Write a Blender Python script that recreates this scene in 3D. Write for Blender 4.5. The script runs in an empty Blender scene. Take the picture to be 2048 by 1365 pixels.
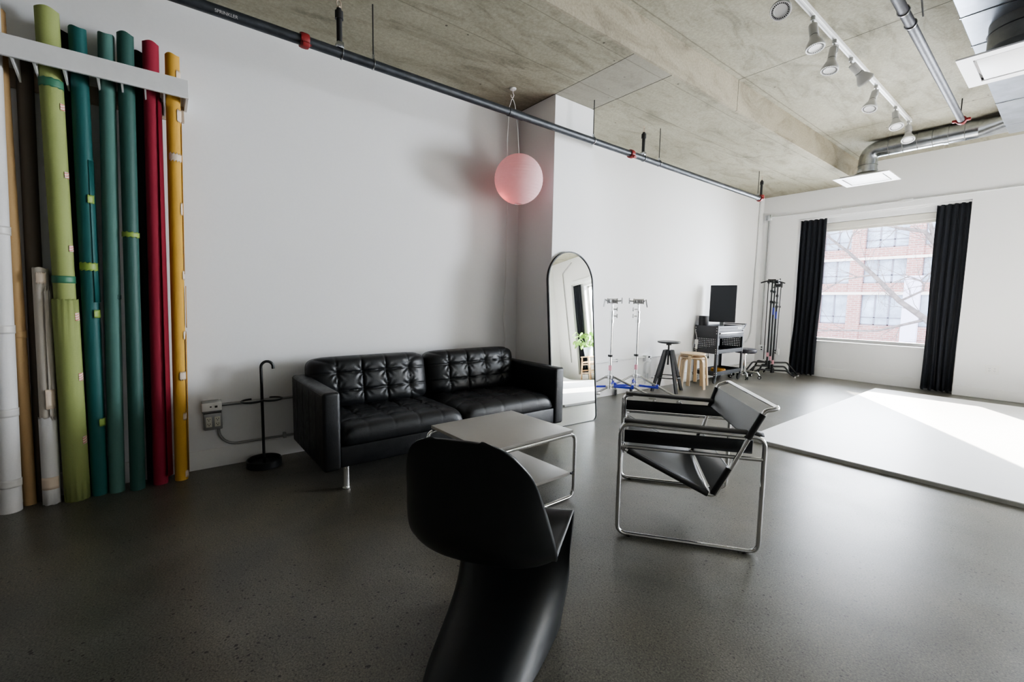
import bpy, bmesh, math, random
from mathutils import Vector, Matrix
PI = math.pi
random.seed(7)
SC = bpy.context.scene
COL = SC.collection

# ------------------------------------------------------------------ materials
def nmat(name):
    m = bpy.data.materials.new(name); m.use_nodes = True
    nt = m.node_tree; b = nt.nodes['Principled BSDF']
    return m, nt, b

def N(nt, t, **k):
    n = nt.nodes.new(t)
    for a, v in k.items(): setattr(n, a, v)
    return n

def ramp(nt, fac, stops):
    r = N(nt, 'ShaderNodeValToRGB'); e = r.color_ramp.elements
    while len(e) < len(stops): e.new(0.5)
    for q, (p, c) in zip(e, stops): q.position = p; q.color = (c[0], c[1], c[2], 1)
    nt.links.new(fac, r.inputs[0]); return r.outputs[0]

def noise(nt, scale, detail=4, rough=.55, vec=None, dist=0):
    n = N(nt, 'ShaderNodeTexNoise'); n.inputs['Scale'].default_value = scale
    n.inputs['Detail'].default_value = detail; n.inputs['Roughness'].default_value = rough
    n.inputs['Distortion'].default_value = dist
    if vec is not None: nt.links.new(vec, n.inputs['Vector'])
    return n.outputs[0]

def objco(nt, scale=None):
    t = N(nt, 'ShaderNodeTexCoord'); o = t.outputs['Object']
    if scale:
        m = N(nt, 'ShaderNodeMapping'); m.inputs['Scale'].default_value = scale
        nt.links.new(o, m.inputs[0]); o = m.outputs[0]
    return o

def mixc(nt, fac, a, b, mode='MIX'):
    m = N(nt, 'ShaderNodeMix', data_type='RGBA', blend_type=mode)
    for s, v in ((m.inputs['Factor'], fac), (m.inputs[6], a), (m.inputs[7], b)):
        if hasattr(v, 'is_output'): nt.links.new(v, s)
        elif isinstance(v, (int, float)): s.default_value = v
        else: s.default_value = (v[0], v[1], v[2], 1)
    return m.outputs[2]

def math_(nt, op, a, b=None, c=None):
    m = N(nt, 'ShaderNodeMath', operation=op)
    for s, v in zip(m.inputs, (a, b, c)):
        if v is None: continue
        if hasattr(v, 'is_output'): nt.links.new(v, s)
        else: s.default_value = v
    return m.outputs[0]

def bump(nt, b, h, strength=.2, dist=.01):
    n = N(nt, 'ShaderNodeBump'); n.inputs['Strength'].default_value = strength
    n.inputs['Distance'].default_value = dist
    nt.links.new(h, n.inputs['Height']); nt.links.new(n.outputs[0], b.inputs['Normal'])

def simple(name, col, rough=.5, metal=0., nscale=None, namt=.08, bstr=0., coat=0., trans=0., spec=.5):
    m, nt, b = nmat(name)
    b.inputs['Base Color'].default_value = (*col, 1); b.inputs['Roughness'].default_value = rough
    b.inputs['Metallic'].default_value = metal; b.inputs['Specular IOR Level'].default_value = spec
    if coat: b.inputs['Coat Weight'].default_value = coat; b.inputs['Coat Roughness'].default_value = .1
    if trans: b.inputs['Transmission Weight'].default_value = trans
    if nscale:
        f = noise(nt, nscale, 5, .6, objco(nt))
        lo = [max(0, c*(1-namt)) for c in col]; hi = [min(1, c*(1+namt)) for c in col]
        nt.links.new(ramp(nt, f, [(.3, lo), (.7, hi)]), b.inputs['Base Color'])
        if bstr: bump(nt, b, f, bstr, .004)
    return m

M = {}
M['wall'] = simple('white_wall_paint', (.80, .80, .80), .6, nscale=60, namt=.012, bstr=.05, spec=.3)
M['trim'] = simple('white_trim_paint', (.80, .795, .785), .35, nscale=9, namt=.02)
M['cyc'] = simple('white_studio_paint', (.84, .84, .85), .42, nscale=2.5, namt=.02)
M['ply_edge'] = simple('platform_edge', (.50, .50, .48), .6, nscale=20)
M['white_metal'] = simple('white_enamel', (.78, .78, .77), .4)
M['lamp_grey'] = simple('pale_grey_enamel', (.46, .46, .45), .45)
M['lamp_face'] = simple('lamp_face_white', (.88, .88, .88), .5)
M['vent_white'] = simple('vent_white', (.86, .85, .85), .45)
M['chrome'] = simple('chrome', (.78, .78, .78), .07, 1.0)
M['satin_steel'] = simple('satin_steel', (.62, .62, .62), .28, 1.0)
M['galv'] = simple('galvanised_steel', (.46, .48, .50), .24, 1.0, nscale=14, namt=.2)
M['galv_dark'] = simple('dull_galvanised_steel', (.20, .20, .19), .55, .6, nscale=10, namt=.2)
M['duct_foil'] = simple('foil_wrapped_duct', (.38, .41, .47), .32, .85, nscale=5, namt=.2, bstr=.25)
M['conduit'] = simple('conduit_grey', (.34, .34, .335), .42, .5, nscale=20)
M['conduit_white'] = simple('painted_conduit', (.72, .73, .73), .45)
M['pipe'] = simple('sprinkler_pipe_steel', (.055, .06, .068), .40, .5, nscale=18, namt=.3)
M['pipe2'] = simple('bare_steel_pipe', (.065, .065, .072), .5, .35, nscale=22, namt=.3)
M['red_paint'] = simple('red_coupling_paint', (.24, .02, .02), .5, nscale=20)
M['black_metal'] = simple('black_powder_coat', (.014, .015, .017), .38)
M['cart'] = simple('charcoal_steel', (.032, .034, .040), .5)
M['cart_dark'] = simple('dark_steel', (.022, .024, .028), .5)
M['black_iron'] = simple('black_iron', (.018, .018, .019), .5)
M['rubber'] = simple('black_rubber', (.018, .018, .018), .7)
M['grey_rubber'] = simple('grey_rubber', (.10, .10, .10), .6)
M['black_plastic'] = simple('black_plastic', (.0145, .0165, .0175), .40, nscale=400, namt=.2, bstr=.06)
M['screen'] = simple('dark_screen', (.035, .038, .044), .32)
M['stool_black'] = simple('black_stained_wood', (.022, .024, .028), .45, nscale=30, namt=.2)
M['laminate'] = simple('warm_grey_laminate', (.40, .385, .355), .42, nscale=30, namt=.02)
M['sofa'] = None
M['curtain'] = simple('black_velvet', (.0085, .0105, .016), .85, nscale=80, namt=.3, spec=.3)
M['curtain'].node_tree.nodes['Principled BSDF'].inputs['Sheen Weight'].default_value = .12
M['blind'] = simple('cream_blind', (.72, .70, .63), .7)
M['white_plastic'] = simple('white_plastic', (.78, .78, .76), .4)
M['ivory'] = simple('ivory_plastic', (.66, .65, .57), .4)
M['slot'] = simple('dark_slot', (.01, .01, .01), .6)
M['blue'] = simple('blue_enamel', (.03, .04, .42), .4)
M['bluetape'] = simple('blue_tape', (.05, .06, .30), .5)
M['pinktape'] = simple('pink_tape', (.75, .35, .42), .6)
M['cable_white'] = simple('white_cable', (.72, .70, .68), .5)
M['pot'] = simple('pale_blue_glaze', (.55, .66, .78), .4)
M['leaf'] = simple('green_leaf', (.20, .38, .07), .45, nscale=20, namt=.3)
M['saddle'] = simple('grey_vinyl', (.035, .036, .048), .4)
M['rail_white'] = simple('rack_white_paint', (.62, .62, .61), .5, nscale=20, namt=.03)
M['rack_wood'] = simple('bare_pine', (.42, .34, .26), .6, nscale=12)

def wood(name, a, b_, sc=(6, 6, .8)):
    m, nt, b = nmat(name)
    f = noise(nt, 9, 6, .6, objco(nt, sc), 1.5)
    nt.links.new(ramp(nt, f, [(.3, a), (.7, b_)]), b.inputs['Base Color']); b.inputs['Roughness'].default_value = .42
    return m
M['birch'] = wood('birch_veneer', (.58, .43, .27), (.70, .55, .37))
M['pine'] = wood('pine_wood', (.52, .33, .17), (.62, .42, .24))

def paper(name, col, rough=.75, sheen=.0):
    m, nt, b = nmat(name)
    f = noise(nt, 160, 5, .7, objco(nt)); g = noise(nt, 2.2, 3, .5, objco(nt))
    h = mixc(nt, .6, f, g)
    nt.links.new(ramp(nt, h, [(.3, [c*.88 for c in col]), (.7, [min(1, c*1.08) for c in col])]), b.inputs['Base Color'])
    b.inputs['Roughness'].default_value = rough; b.inputs['Specular IOR Level'].default_value = .3
    bump(nt, b, f, .08, .002)
    return m
M['p_lime'] = paper('lime_paper', (.285, .33, .125)); M['p_teal'] = paper('teal_paper', (.022, .105, .10), .5)
M['p_sea'] = paper('sea_green_paper', (.08, .175, .15), .6); M['p_green'] = paper('spruce_paper', (.037, .098, .083), .5)
M['p_red'] = paper('crimson_paper', (.29, .028, .05)); M['p_red2'] = paper('dark_crimson_paper', (.20, .012, .025))
M['p_yel'] = paper('marigold_paper', (.56, .33, .065)); M['p_org'] = paper('orange_paper', (.40, .19, .02))
M['p_white'] = paper('white_paper', (.60, .59, .58)); M['p_tan'] = paper('kraft_paper', (.42, .28, .14))
M['p_cream'] = paper('cream_paper', (.50, .46, .40)); M['p_char'] = paper('charcoal_paper', (.03, .033, .03))
M['p_shade'] = paper('wall_shade_brown', (.11, .09, .07))  # wall shade put into a dark brown colour
M['t_green'] = simple('green_tape', (.05, .17, .10), .5); M['t_lime'] = simple('pale_green_tape', (.22, .32, .07), .5)
M['t_cream'] = simple('cream_tape', (.58, .48, .38), .5); M['t_pink'] = None

def stripe_tape():
    m, nt, b = nmat('striped_tape')
    w = N(nt, 'ShaderNodeTexWave'); w.inputs['Scale'].default_value = 45; w.bands_direction = 'DIAGONAL'
    nt.links.new(objco(nt), w.inputs[0])
    nt.links.new(ramp(nt, w.outputs[0], [(.45, (.62, .25, .20)), (.55, (.68, .60, .52))]), b.inputs['Base Color'])
    return m
M['t_pink'] = stripe_tape()

def floor_mat():
    m, nt, b = nmat('polished_concrete'); o = objco(nt)
    big = noise(nt, .55, 4, .55, o, .5); med = noise(nt, 3.5, 4, .55, o); fine = noise(nt, 150, 4, .75, o)
    c = ramp(nt, big, [(.25, (.088, .083, .070)), (.75, (.138, .131, .113))])
    c = mixc(nt, .45, c, ramp(nt, med, [(.25, (.080, .075, .063)), (.75, (.152, .144, .125))]))
    c = mixc(nt, .9, c, ramp(nt, fine, [(.3, (.15, .15, .15)), (.5, (.5, .5, .5)), (.7, (.88, .88, .88))]), 'OVERLAY')
    for sc, rad, lo, hi in ((120, .34, .17, .84), (60, .22, .07, .96)):
        v = N(nt, 'ShaderNodeTexVoronoi'); v.inputs['Scale'].default_value = sc; nt.links.new(o, v.inputs['Vector'])
        sp = N(nt, 'ShaderNodeSeparateColor'); nt.links.new(v.outputs['Color'], sp.inputs[0])
        near = math_(nt, 'LESS_THAN', v.outputs['Distance'], rad)
        dark = math_(nt, 'MULTIPLY', near, math_(nt, 'LESS_THAN', sp.outputs[0], lo))
        lite = math_(nt, 'MULTIPLY', near, math_(nt, 'GREATER_THAN', sp.outputs[0], hi))
        c = mixc(nt, math_(nt, 'MULTIPLY', dark, .6), c, (.022, .02, .017))
        c = mixc(nt, math_(nt, 'MULTIPLY', lite, .4), c, (.21, .19, .155))
    tint = noise(nt, .9, 3, .5, objco(nt, (1, 1, 3)), .8)
    c = mixc(nt, .75, c, ramp(nt, tint, [(.32, (.46, .50, .51)), (.5, (.5, .5, .49)), (.68, (.585, .55, .475))]), 'OVERLAY')
    cloud = noise(nt, 1.7, 5, .6, o, 1.0)
    c = mixc(nt, .8, c, ramp(nt, cloud, [(.3, (.40,)*3), (.5, (.5,)*3), (.72, (.63,)*3)]), 'OVERLAY')
    clus = math_(nt, 'GREATER_THAN', noise(nt, 1.3, 3, .6, o, .6), .53)
    for sc, rad, amt in ((34, .16, .8), (15, .09, .85)):
        pit = N(nt, 'ShaderNodeTexVoronoi'); pit.inputs['Scale'].default_value = sc; nt.links.new(o, pit.inputs['Vector'])
        sp = N(nt, 'ShaderNodeSeparateColor'); nt.links.new(pit.outputs['Color'], sp.inputs[0])
        q = math_(nt, 'MULTIPLY', math_(nt, 'LESS_THAN', pit.outputs['Distance'], rad), math_(nt, 'LESS_THAN', sp.outputs[1], .5))
        c = mixc(nt, math_(nt, 'MULTIPLY', math_(nt, 'MULTIPLY', q, clus), amt), c, (.016, .014, .011))
    nt.links.new(c, b.inputs['Base Color'])
    r = ramp(nt, mixc(nt, .4, big, med), [(.25, (.28,)*3), (.75, (.40,)*3)])
    nt.links.new(r, b.inputs['Roughness']); b.inputs['Specular IOR Level'].default_value = .42
    bump(nt, b, fine, .04, .002)
    return m
M['floor'] = floor_mat()

def concrete(name, lo, hi, ylines=(), xlines=(), patch=None):
    m, nt, b = nmat(name); o = objco(nt)
    big = noise(nt, .9, 5, .65, o, .8); st = noise(nt, 3, 8, .7, objco(nt, (1.6, .5, 1.2)), 1.2); fine = noise(nt, 55, 4, .75, o)
    c = ramp(nt, big, [(.3, lo), (.7, hi)])
    c = mixc(nt, .6, c, ramp(nt, st, [(.30, [x*.55 for x in lo]), (.5, hi), (.72, [min(1, x*1.18) for x in hi])]))
    c = mixc(nt, .5, c, ramp(nt, fine, [(.25, (.25,)*3), (.5, (.5,)*3), (.75, (.75,)*3)]), 'OVERLAY')
    v = N(nt, 'ShaderNodeTexVoronoi'); v.inputs['Scale'].default_value = 9; nt.links.new(o, v.inputs['Vector'])
    sp = N(nt, 'ShaderNodeSeparateColor'); nt.links.new(v.outputs['Color'], sp.inputs[0])
    hole = math_(nt, 'MULTIPLY', math_(nt, 'LESS_THAN', v.outputs['Distance'], .085), math_(nt, 'LESS_THAN', sp.outputs[0], .16))
    c = mixc(nt, math_(nt, 'MULTIPLY', hole, .8), c, (.05, .045, .035))
    s = N(nt, 'ShaderNodeSeparateXYZ'); nt.links.new(o, s.inputs[0])
    wob = math_(nt, 'MULTIPLY', math_(nt, 'SUBTRACT', noise(nt, 6, 3, .6, o), .5), .012)
    if patch:
        y0, y1 = patch
        inn = math_(nt, 'MULTIPLY', math_(nt, 'GREATER_THAN', s.outputs[1], y0), math_(nt, 'LESS_THAN', s.outputs[1], y1))
        c = mixc(nt, math_(nt, 'MULTIPLY', inn, .5), c, (.29, .275, .245))
    for ax, lines in ((1, ylines), (0, xlines)):
        for L, w, a in lines:
            d = math_(nt, 'ABSOLUTE', math_(nt, 'SUBTRACT', math_(nt, 'ADD', s.outputs[ax], wob), L))
            c = mixc(nt, math_(nt, 'MULTIPLY', math_(nt, 'LESS_THAN', d, w), a), c, (.05, .045, .035))
    nt.links.new(c, b.inputs['Base Color']); b.inputs['Roughness'].default_value = .85
    b.inputs['Specular IOR Level'].default_value = .25
    bump(nt, b, mixc(nt, .5, fine, st), .25, .006)
    return m
M['ceil'] = concrete('ceiling_concrete', (.225, .21, .158), (.345, .328, .262),
    ylines=[(2.0, .006, .6), (4.54, .006, .7), (6.85, .006, .5)], xlines=[(-2.2, .006, .4), (.2, .005, .5)])
M['soffit'] = concrete('soffit_concrete', (.205, .19, .138), (.325, .306, .238),
    ylines=[(2.93, .0045, .85), (3.44, .0055, .9), (-.6, .006, .5), (5.9, .005, .3)],
    xlines=[(-2.36, .004, .35), (-2.85, .006, .3)], patch=(2.93, 3.44))
M['beam'] = concrete('beam_concrete', (.235, .207, .15), (.35, .315, .245), ylines=[(4.54, .006, .7), (1.2, .006, .6)])

def leather():
    m, nt, b = nmat('black_leather'); o = objco(nt)
    v = N(nt, 'ShaderNodeTexVoronoi'); v.inputs['Scale'].default_value = 260; nt.links.new(o, v.inputs['Vector'])
    w = noise(nt, 9, 5, .6, o, 2.0)
    nt.links.new(ramp(nt, w, [(.3, (.006, .007, .008)), (.7, (.014, .015, .017))]), b.inputs['Base Color'])
    nt.links.new(ramp(nt, w, [(.3, (.36,)*3), (.7, (.52,)*3)]), b.inputs['Roughness'])
    h = math_(nt, 'ADD', math_(nt, 'MULTIPLY', v.outputs[0], .25), w)
    bump(nt, b, h, .22, .006)
    return m
M['sofa'] = leather()
M['saddle_leather'] = simple('black_saddle_leather', (.010, .011, .012), .36, nscale=120, namt=.25, bstr=.08)
M['strap'] = simple('black_canvas_strap', (.022, .022, .023), .55, nscale=300, namt=.3, bstr=.1)

def lantern_mat():
    m, nt, b = nmat('pink_rice_paper')
    out = nt.nodes['Material Output']; o = objco(nt)
    f = noise(nt, 30, 4, .6, o)
    c = ramp(nt, f, [(.3, (.86, .70, .72)), (.7, (.92, .78, .79))])
    nt.links.new(c, b.inputs['Base Color']); b.inputs['Roughness'].default_value = .8; b.inputs['Specular IOR Level'].default_value = .2
    t = N(nt, 'ShaderNodeBsdfTranslucent'); t.inputs[0].default_value = (.93, .66, .68, 1)
    mx = N(nt, 'ShaderNodeMixShader'); mx.inputs[0].default_value = .5
    nt.links.new(b.outputs[0], mx.inputs[1]); nt.links.new(t.outputs[0], mx.inputs[2]); nt.links.new(mx.outputs[0], out.inputs[0])
    return m
M['lantern'] = lantern_mat()

def glass_mat():
    m, nt, b = nmat('window_glass'); out = nt.nodes['Material Output']
    tr = N(nt, 'ShaderNodeBsdfTransparent'); gl = N(nt, 'ShaderNodeBsdfGlossy'); gl.inputs['Roughness'].default_value = .02
    fr = N(nt, 'ShaderNodeFresnel'); fr.inputs[0].default_value = 1.3
    mx = N(nt, 'ShaderNodeMixShader'); nt.links.new(fr.outputs[0], mx.inputs[0])
    nt.links.new(tr.outputs[0], mx.inputs[1]); nt.links.new(gl.outputs[0], mx.inputs[2]); nt.links.new(mx.outputs[0], out.inputs[0])
    return m
M['glass'] = glass_mat()
M['mirror'] = simple('mirror_silver', (.93, .95, .94), .01, 1.0)

def peg_mat():
    m, nt, b = nmat('perforated_steel'); out = nt.nodes['Material Output']
    b.inputs['Base Color'].default_value = (.03, .032, .037, 1); b.inputs['Roughness'].default_value = .45
    s = N(nt, 'ShaderNodeSeparateXYZ'); nt.links.new(objco(nt), s.inputs[0])
    a = math_(nt, 'ADD', s.outputs[0], s.outputs[1])
    def near(v, p):
        q = math_(nt, 'FRACT', math_(nt, 'DIVIDE', v, p)); return math_(nt, 'MULTIPLY', math_(nt, 'SUBTRACT', q, .5), p)
    dx = near(a, .0275); dz = near(s.outputs[2], .0275)
    d = math_(nt, 'SQRT', math_(nt, 'ADD', math_(nt, 'MULTIPLY', dx, dx), math_(nt, 'MULTIPLY', dz, dz)))
    mx = N(nt, 'ShaderNodeMixShader'); t = N(nt, 'ShaderNodeBsdfTransparent')
    nt.links.new(math_(nt, 'LESS_THAN', d, .0055), mx.inputs[0])
    nt.links.new(b.outputs[0], mx.inputs[1]); nt.links.new(t.outputs[0], mx.inputs[2]); nt.links.new(mx.outputs[0], out.inputs[0])
    return m
M['peg'] = peg_mat()

def brick_mat():
    m, nt, b = nmat('pale_red_brick')
    br = N(nt, 'ShaderNodeTexBrick'); br.inputs['Scale'].default_value = 1.0
    br.inputs['Color1'].default_value = (.34, .17, .16, 1); br.inputs['Color2'].default_value = (.42, .23, .21, 1)
    br.inputs['Mortar'].default_value = (.45, .38, .37, 1); br.inputs['Brick Width'].default_value = .45; br.inputs['Row Height'].default_value = .16
    br.inputs['Mortar Size'].default_value = .02
    o = objco(nt); s = N(nt, 'ShaderNodeSeparateXYZ'); nt.links.new(o, s.inputs[0])
    cb = N(nt, 'ShaderNodeCombineXYZ'); nt.links.new(s.outputs[0], cb.inputs[0]); nt.links.new(s.outputs[2], cb.inputs[1])
    nt.links.new(cb.outputs[0], br.inputs['Vector']); nt.links.new(br.outputs[0], b.inputs['Base Color'])
    b.inputs['Roughness'].default_value = .9
    return m
M['brick'] = brick_mat()
M['bwin'] = simple('pale_window_glass', (.36, .43, .54), .15, nscale=.7, namt=.4)
M['bframe'] = simple('grey_window_frame', (.20, .20, .25), .5)
M['bwhite'] = simple('white_stucco', (.62, .60, .74), .8)
M['bpale'] = simple('pale_stone', (.70, .66, .62), .8)
M['bark'] = simple('bare_bark', (.17, .15, .15), .9, nscale=8, namt=.3)
M['street'] = simple('pale_pavement', (.55, .55, .58), .85, nscale=3)

# ------------------------------------------------------------------ mesh helpers
class MB:
    def __init__(s): s.bm = bmesh.new()
    def _merge(s, b2, mat=None):
        if mat is not None: bmesh.ops.transform(b2, matrix=mat, verts=b2.verts)
        me = bpy.data.meshes.new('tmp'); b2.to_mesh(me); b2.free(); s.bm.from_mesh(me); bpy.data.meshes.remove(me); return s
    def box(s, x0, x1, y0, y1, z0, z1, bev=0., seg=2, mat=None):
        b2 = bmesh.new(); bmesh.ops.create_cube(b2, size=1)
        sx, sy, sz = x1-x0, y1-y0, z1-z0
        for v in b2.verts: v.co = Vector(((v.co.x+.5)*sx+x0, (v.co.y+.5)*sy+y0, (v.co.z+.5)*sz+z0))
        if bev: bmesh.ops.bevel(b2, geom=b2.edges[:], offset=min(bev, .49*min(abs(sx), abs(sy), abs(sz))), segments=seg, profile=.5, affect='EDGES')
        return s._merge(b2, mat)
    def tube(s, pts, r, n=10, closed=False, caps=True, radii=None):
        pts = [Vector(p) for p in pts]; k = len(pts); b2 = bmesh.new(); rings = []
        tang = []
        for i in range(k):
            a = pts[(i-1) % k] if (closed or i > 0) else pts[i]; c = pts[(i+1) % k] if (closed or i < k-1) else pts[i]
            tang.append((c-a).normalized())
        t0 = tang[0]; up = Vector((0, 0, 1)) if abs(t0.z) < .9 else Vector((1, 0, 0))
        u = t0.cross(up).normalized()
        for i in range(k):
            if i > 0:
                ax = tang[i-1].cross(tang[i])
                if ax.length > 1e-7: u = Matrix.Rotation(tang[i-1].angle(tang[i]), 3, ax.normalized()) @ u
            u = (u - tang[i]*u.dot(tang[i])).normalized(); w = tang[i].cross(u)
            rr = radii[i] if radii else r
            rings.append([b2.verts.new(pts[i]+(u*math.cos(2*PI*j/n)+w*math.sin(2*PI*j/n))*rr) for j in range(n)])
        for i in range(k if closed else k-1):
            A, B = rings[i], rings[(i+1) % k]
            for j in range(n): b2.faces.new((A[j], A[(j+1) % n], B[(j+1) % n], B[j]))
        if caps and not closed:
            b2.faces.new(rings[0][::-1]); b2.faces.new(rings[-1])
        bmesh.ops.recalc_face_normals(b2, faces=b2.faces[:])
        return s._merge(b2)
    def lathe(s, prof, n=24, mat=None, loop=False):
        b2 = bmesh.new(); rings = []
        for r, z in prof:
            if r < 1e-6: rings.append([b2.verts.new((0, 0, z))])
            else: rings.append([b2.verts.new((r*math.cos(2*PI*j/n), r*math.sin(2*PI*j/n), z)) for j in range(n)])
        for A, B in zip(rings, rings[1:]):
            for j in range(n):
                if len(A) == 1 and len(B) == 1: continue
                if len(A) == 1: b2.faces.new((A[0], B[j], B[(j+1) % n]))
                elif len(B) == 1: b2.faces.new((A[j], B[0], A[(j+1) % n]))
                else: b2.faces.new((A[j], A[(j+1) % n], B[(j+1) % n], B[j]))
        bmesh.ops.recalc_face_normals(b2, faces=b2.faces[:])
        return s._merge(b2, mat)
    def cyl(s, p, q, r, n=16, r2=None):
        return s.tube([p, q], r, n, radii=[r, r if r2 is None else r2])
    def prism(s, poly, d, mat=None):                       # poly in XY, extruded to z=d
        b2 = bmesh.new(); a = [b2.verts.new((x, y, 0)) for x, y in poly]; c = [b2.verts.new((x, y, d)) for x, y in poly]
        b2.faces.new(a[::-1]); b2.faces.new(c); k = len(poly)
        for i in range(k): b2.faces.new((a[i], a[(i+1) % k], c[(i+1) % k], c[i]))
        bmesh.ops.recalc_face_normals(b2, faces=b2.faces[:])
        return s._merge(b2, mat)
    def grid(s, P, closed_u=False, flip=False):            # P[i][j] -> vector
        b2 = bmesh.new(); V = [[b2.verts.new(p) for p in row] for row in P]
        for i in range(len(V)-1):
            for j in range(len(V[0])-1): b2.faces.new((V[i][j], V[i][j+1], V[i+1][j+1], V[i+1][j]))
        if flip: bmesh.ops.reverse_faces(b2, faces=b2.faces[:])
        return s._merge(b2)
    def quad(s, a, b, c, d):
        b2 = bmesh.new(); b2.faces.new([b2.verts.new(v) for v in (a, b, c, d)]); return s._merge(b2)
    def ngon(s, pts):
        b2 = bmesh.new(); b2.faces.new([b2.verts.new(v) for v in pts]); return s._merge(b2)
    def xf(s, m): bmesh.ops.transform(s.bm, matrix=m, verts=s.bm.verts); return s
    def build(s, name, mat, parent=None, ang=38, smooth=True, origin=None):
        if origin is not None: bmesh.ops.translate(s.bm, vec=-Vector(origin), verts=s.bm.verts)
        me = bpy.data.meshes.new(name); s.bm.to_mesh(me); s.bm.free()
        if smooth:
            for p in me.polygons: p.use_smooth = True
            me.set_sharp_from_angle(angle=math.radians(ang))
        me.materials.append(mat)
        o = bpy.data.objects.new(name, me); COL.objects.link(o)
        if origin is not None: o.location = origin
        if parent is not None: o.parent = parent
        return o

def fillet(pts, rad, seg=6, closed=False):
    pts = [Vector(p) for p in pts]; out = []; k = len(pts)
    for i in range(k):
        if not closed and i in (0, k-1): out.append(pts[i]); continue
        a, b, c = pts[i-1], pts[i], pts[(i+1) % k]
        d1, d2 = (a-b), (c-b); l1, l2 = d1.length, d2.length; d1.normalize(); d2.normalize()
        r = rad[i] if isinstance(rad, (list, tuple)) else rad
        ang = d1.angle(d2)
        t = min(r/math.tan(ang/2), .49*l1, .49*l2) if ang < PI-.01 else 0
        if t < 1e-5: out.append(b); continue
        p, q = b+d1*t, b+d2*t
        for j in range(seg+1):
            f = j/seg; out.append(p*(1-f)**2 + b*2*f*(1-f) + q*f*f)
    return out

def tag(o, label=None, cat=None, group=None, kind=None):
    if label: o['label'] = label
    if cat: o['category'] = cat
    if group: o['group'] = group
    if kind: o['kind'] = kind
    return o
def thing(name, label, cat, loc=(0, 0, 0), rz=0., group=None):
    o = bpy.data.objects.new(name, None); COL.objects.link(o); o.location = loc; o.rotation_euler = (0, 0, rz)
    o.empty_display_size = .1
    return tag(o, label, cat, group)
def struct(name, mb, mat, parent=None, **k):
    o = mb.build(name, mat, parent, **k)
    if parent is None: o['kind'] = 'structure'
    return o
def solo(name, mb, mat, label, cat, group=None, **k):
    vs = [v.co for v in mb.bm.verts]
    org = (sum(v.x for v in vs)/len(vs), sum(v.y for v in vs)/len(vs), min(v.z for v in vs))
    return tag(mb.build(name, mat, origin=org, **k), label, cat, group)
def plabel(o, t): o['label'] = t; return o
def dup(root, loc, rz=None, label=None):
    def cp(o, par):
        c = o.copy(); COL.objects.link(c)
        if par is not None: c.parent = par
        for ch in [x for x in bpy.data.objects if x.parent == o]: cp(ch, c)
        return c
    r = cp(root, None); r.location = loc
    if rz is not None: r.rotation_euler[2] = rz
    if label: r['label'] = label
    return r
def T(x, y, z): return Matrix.Translation((x, y, z))
def RZ(a): return Matrix.Rotation(a, 4, 'Z')
def RX(a): return Matrix.Rotation(a, 4, 'X')
def RY(a): return Matrix.Rotation(a, 4, 'Y')
def aim(d):  # rotation taking +Z to d
    return Vector((0, 0, 1)).rotation_difference(Vector(d).normalized()).to_matrix().to_4x4()

# ------------------------------------------------------------------ the setting
XL, XR, YF, YB, ZS, ZC, XB = -3.67, 3.88, 8.6, -4.6, 3.10, 3.39, -2.254
struct('floor', MB().box(XL-.2, XR+.2, YB-.2, YF+.4, -.12, 0), M['floor'])
struct('ceiling', MB().box(XB, XR+.2, YB-.2, YF+.4, ZC, ZC+.2), M['ceil'])
c = struct('ceiling_soffit', MB().box(XL-.2, XB-.02, YB-.2, YF+.4, ZS, ZC+.2), M['soffit'])
struct('ceiling_beam', MB().box(XB-.02, XB, YB-.2, YF+.4, ZS, ZC+.01), M['beam'])
struct('wall_left', MB().box(XL-.2, XL, YB-.2, YF+.4, 0, ZC), M['wall'])
struct('wall_pillar', MB().box(XL, -3.145, 2.932, 3.458, 0, ZS, .004, 1), M['wall'])
struct('wall_right', MB().box(XR, XR+.2, YB-.2, YF+.4, 0, ZC), M['wall'])
M['wall_back'] = simple('dim_warm_wall', (.24, .215, .19), .7, nscale=8)  # unseen rear wall, colour darkened to cut bounce light on the near side
struct('wall_behind', MB().box(XL, XR, YB-.2, YB, 0, ZC), M['wall_back'])
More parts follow.
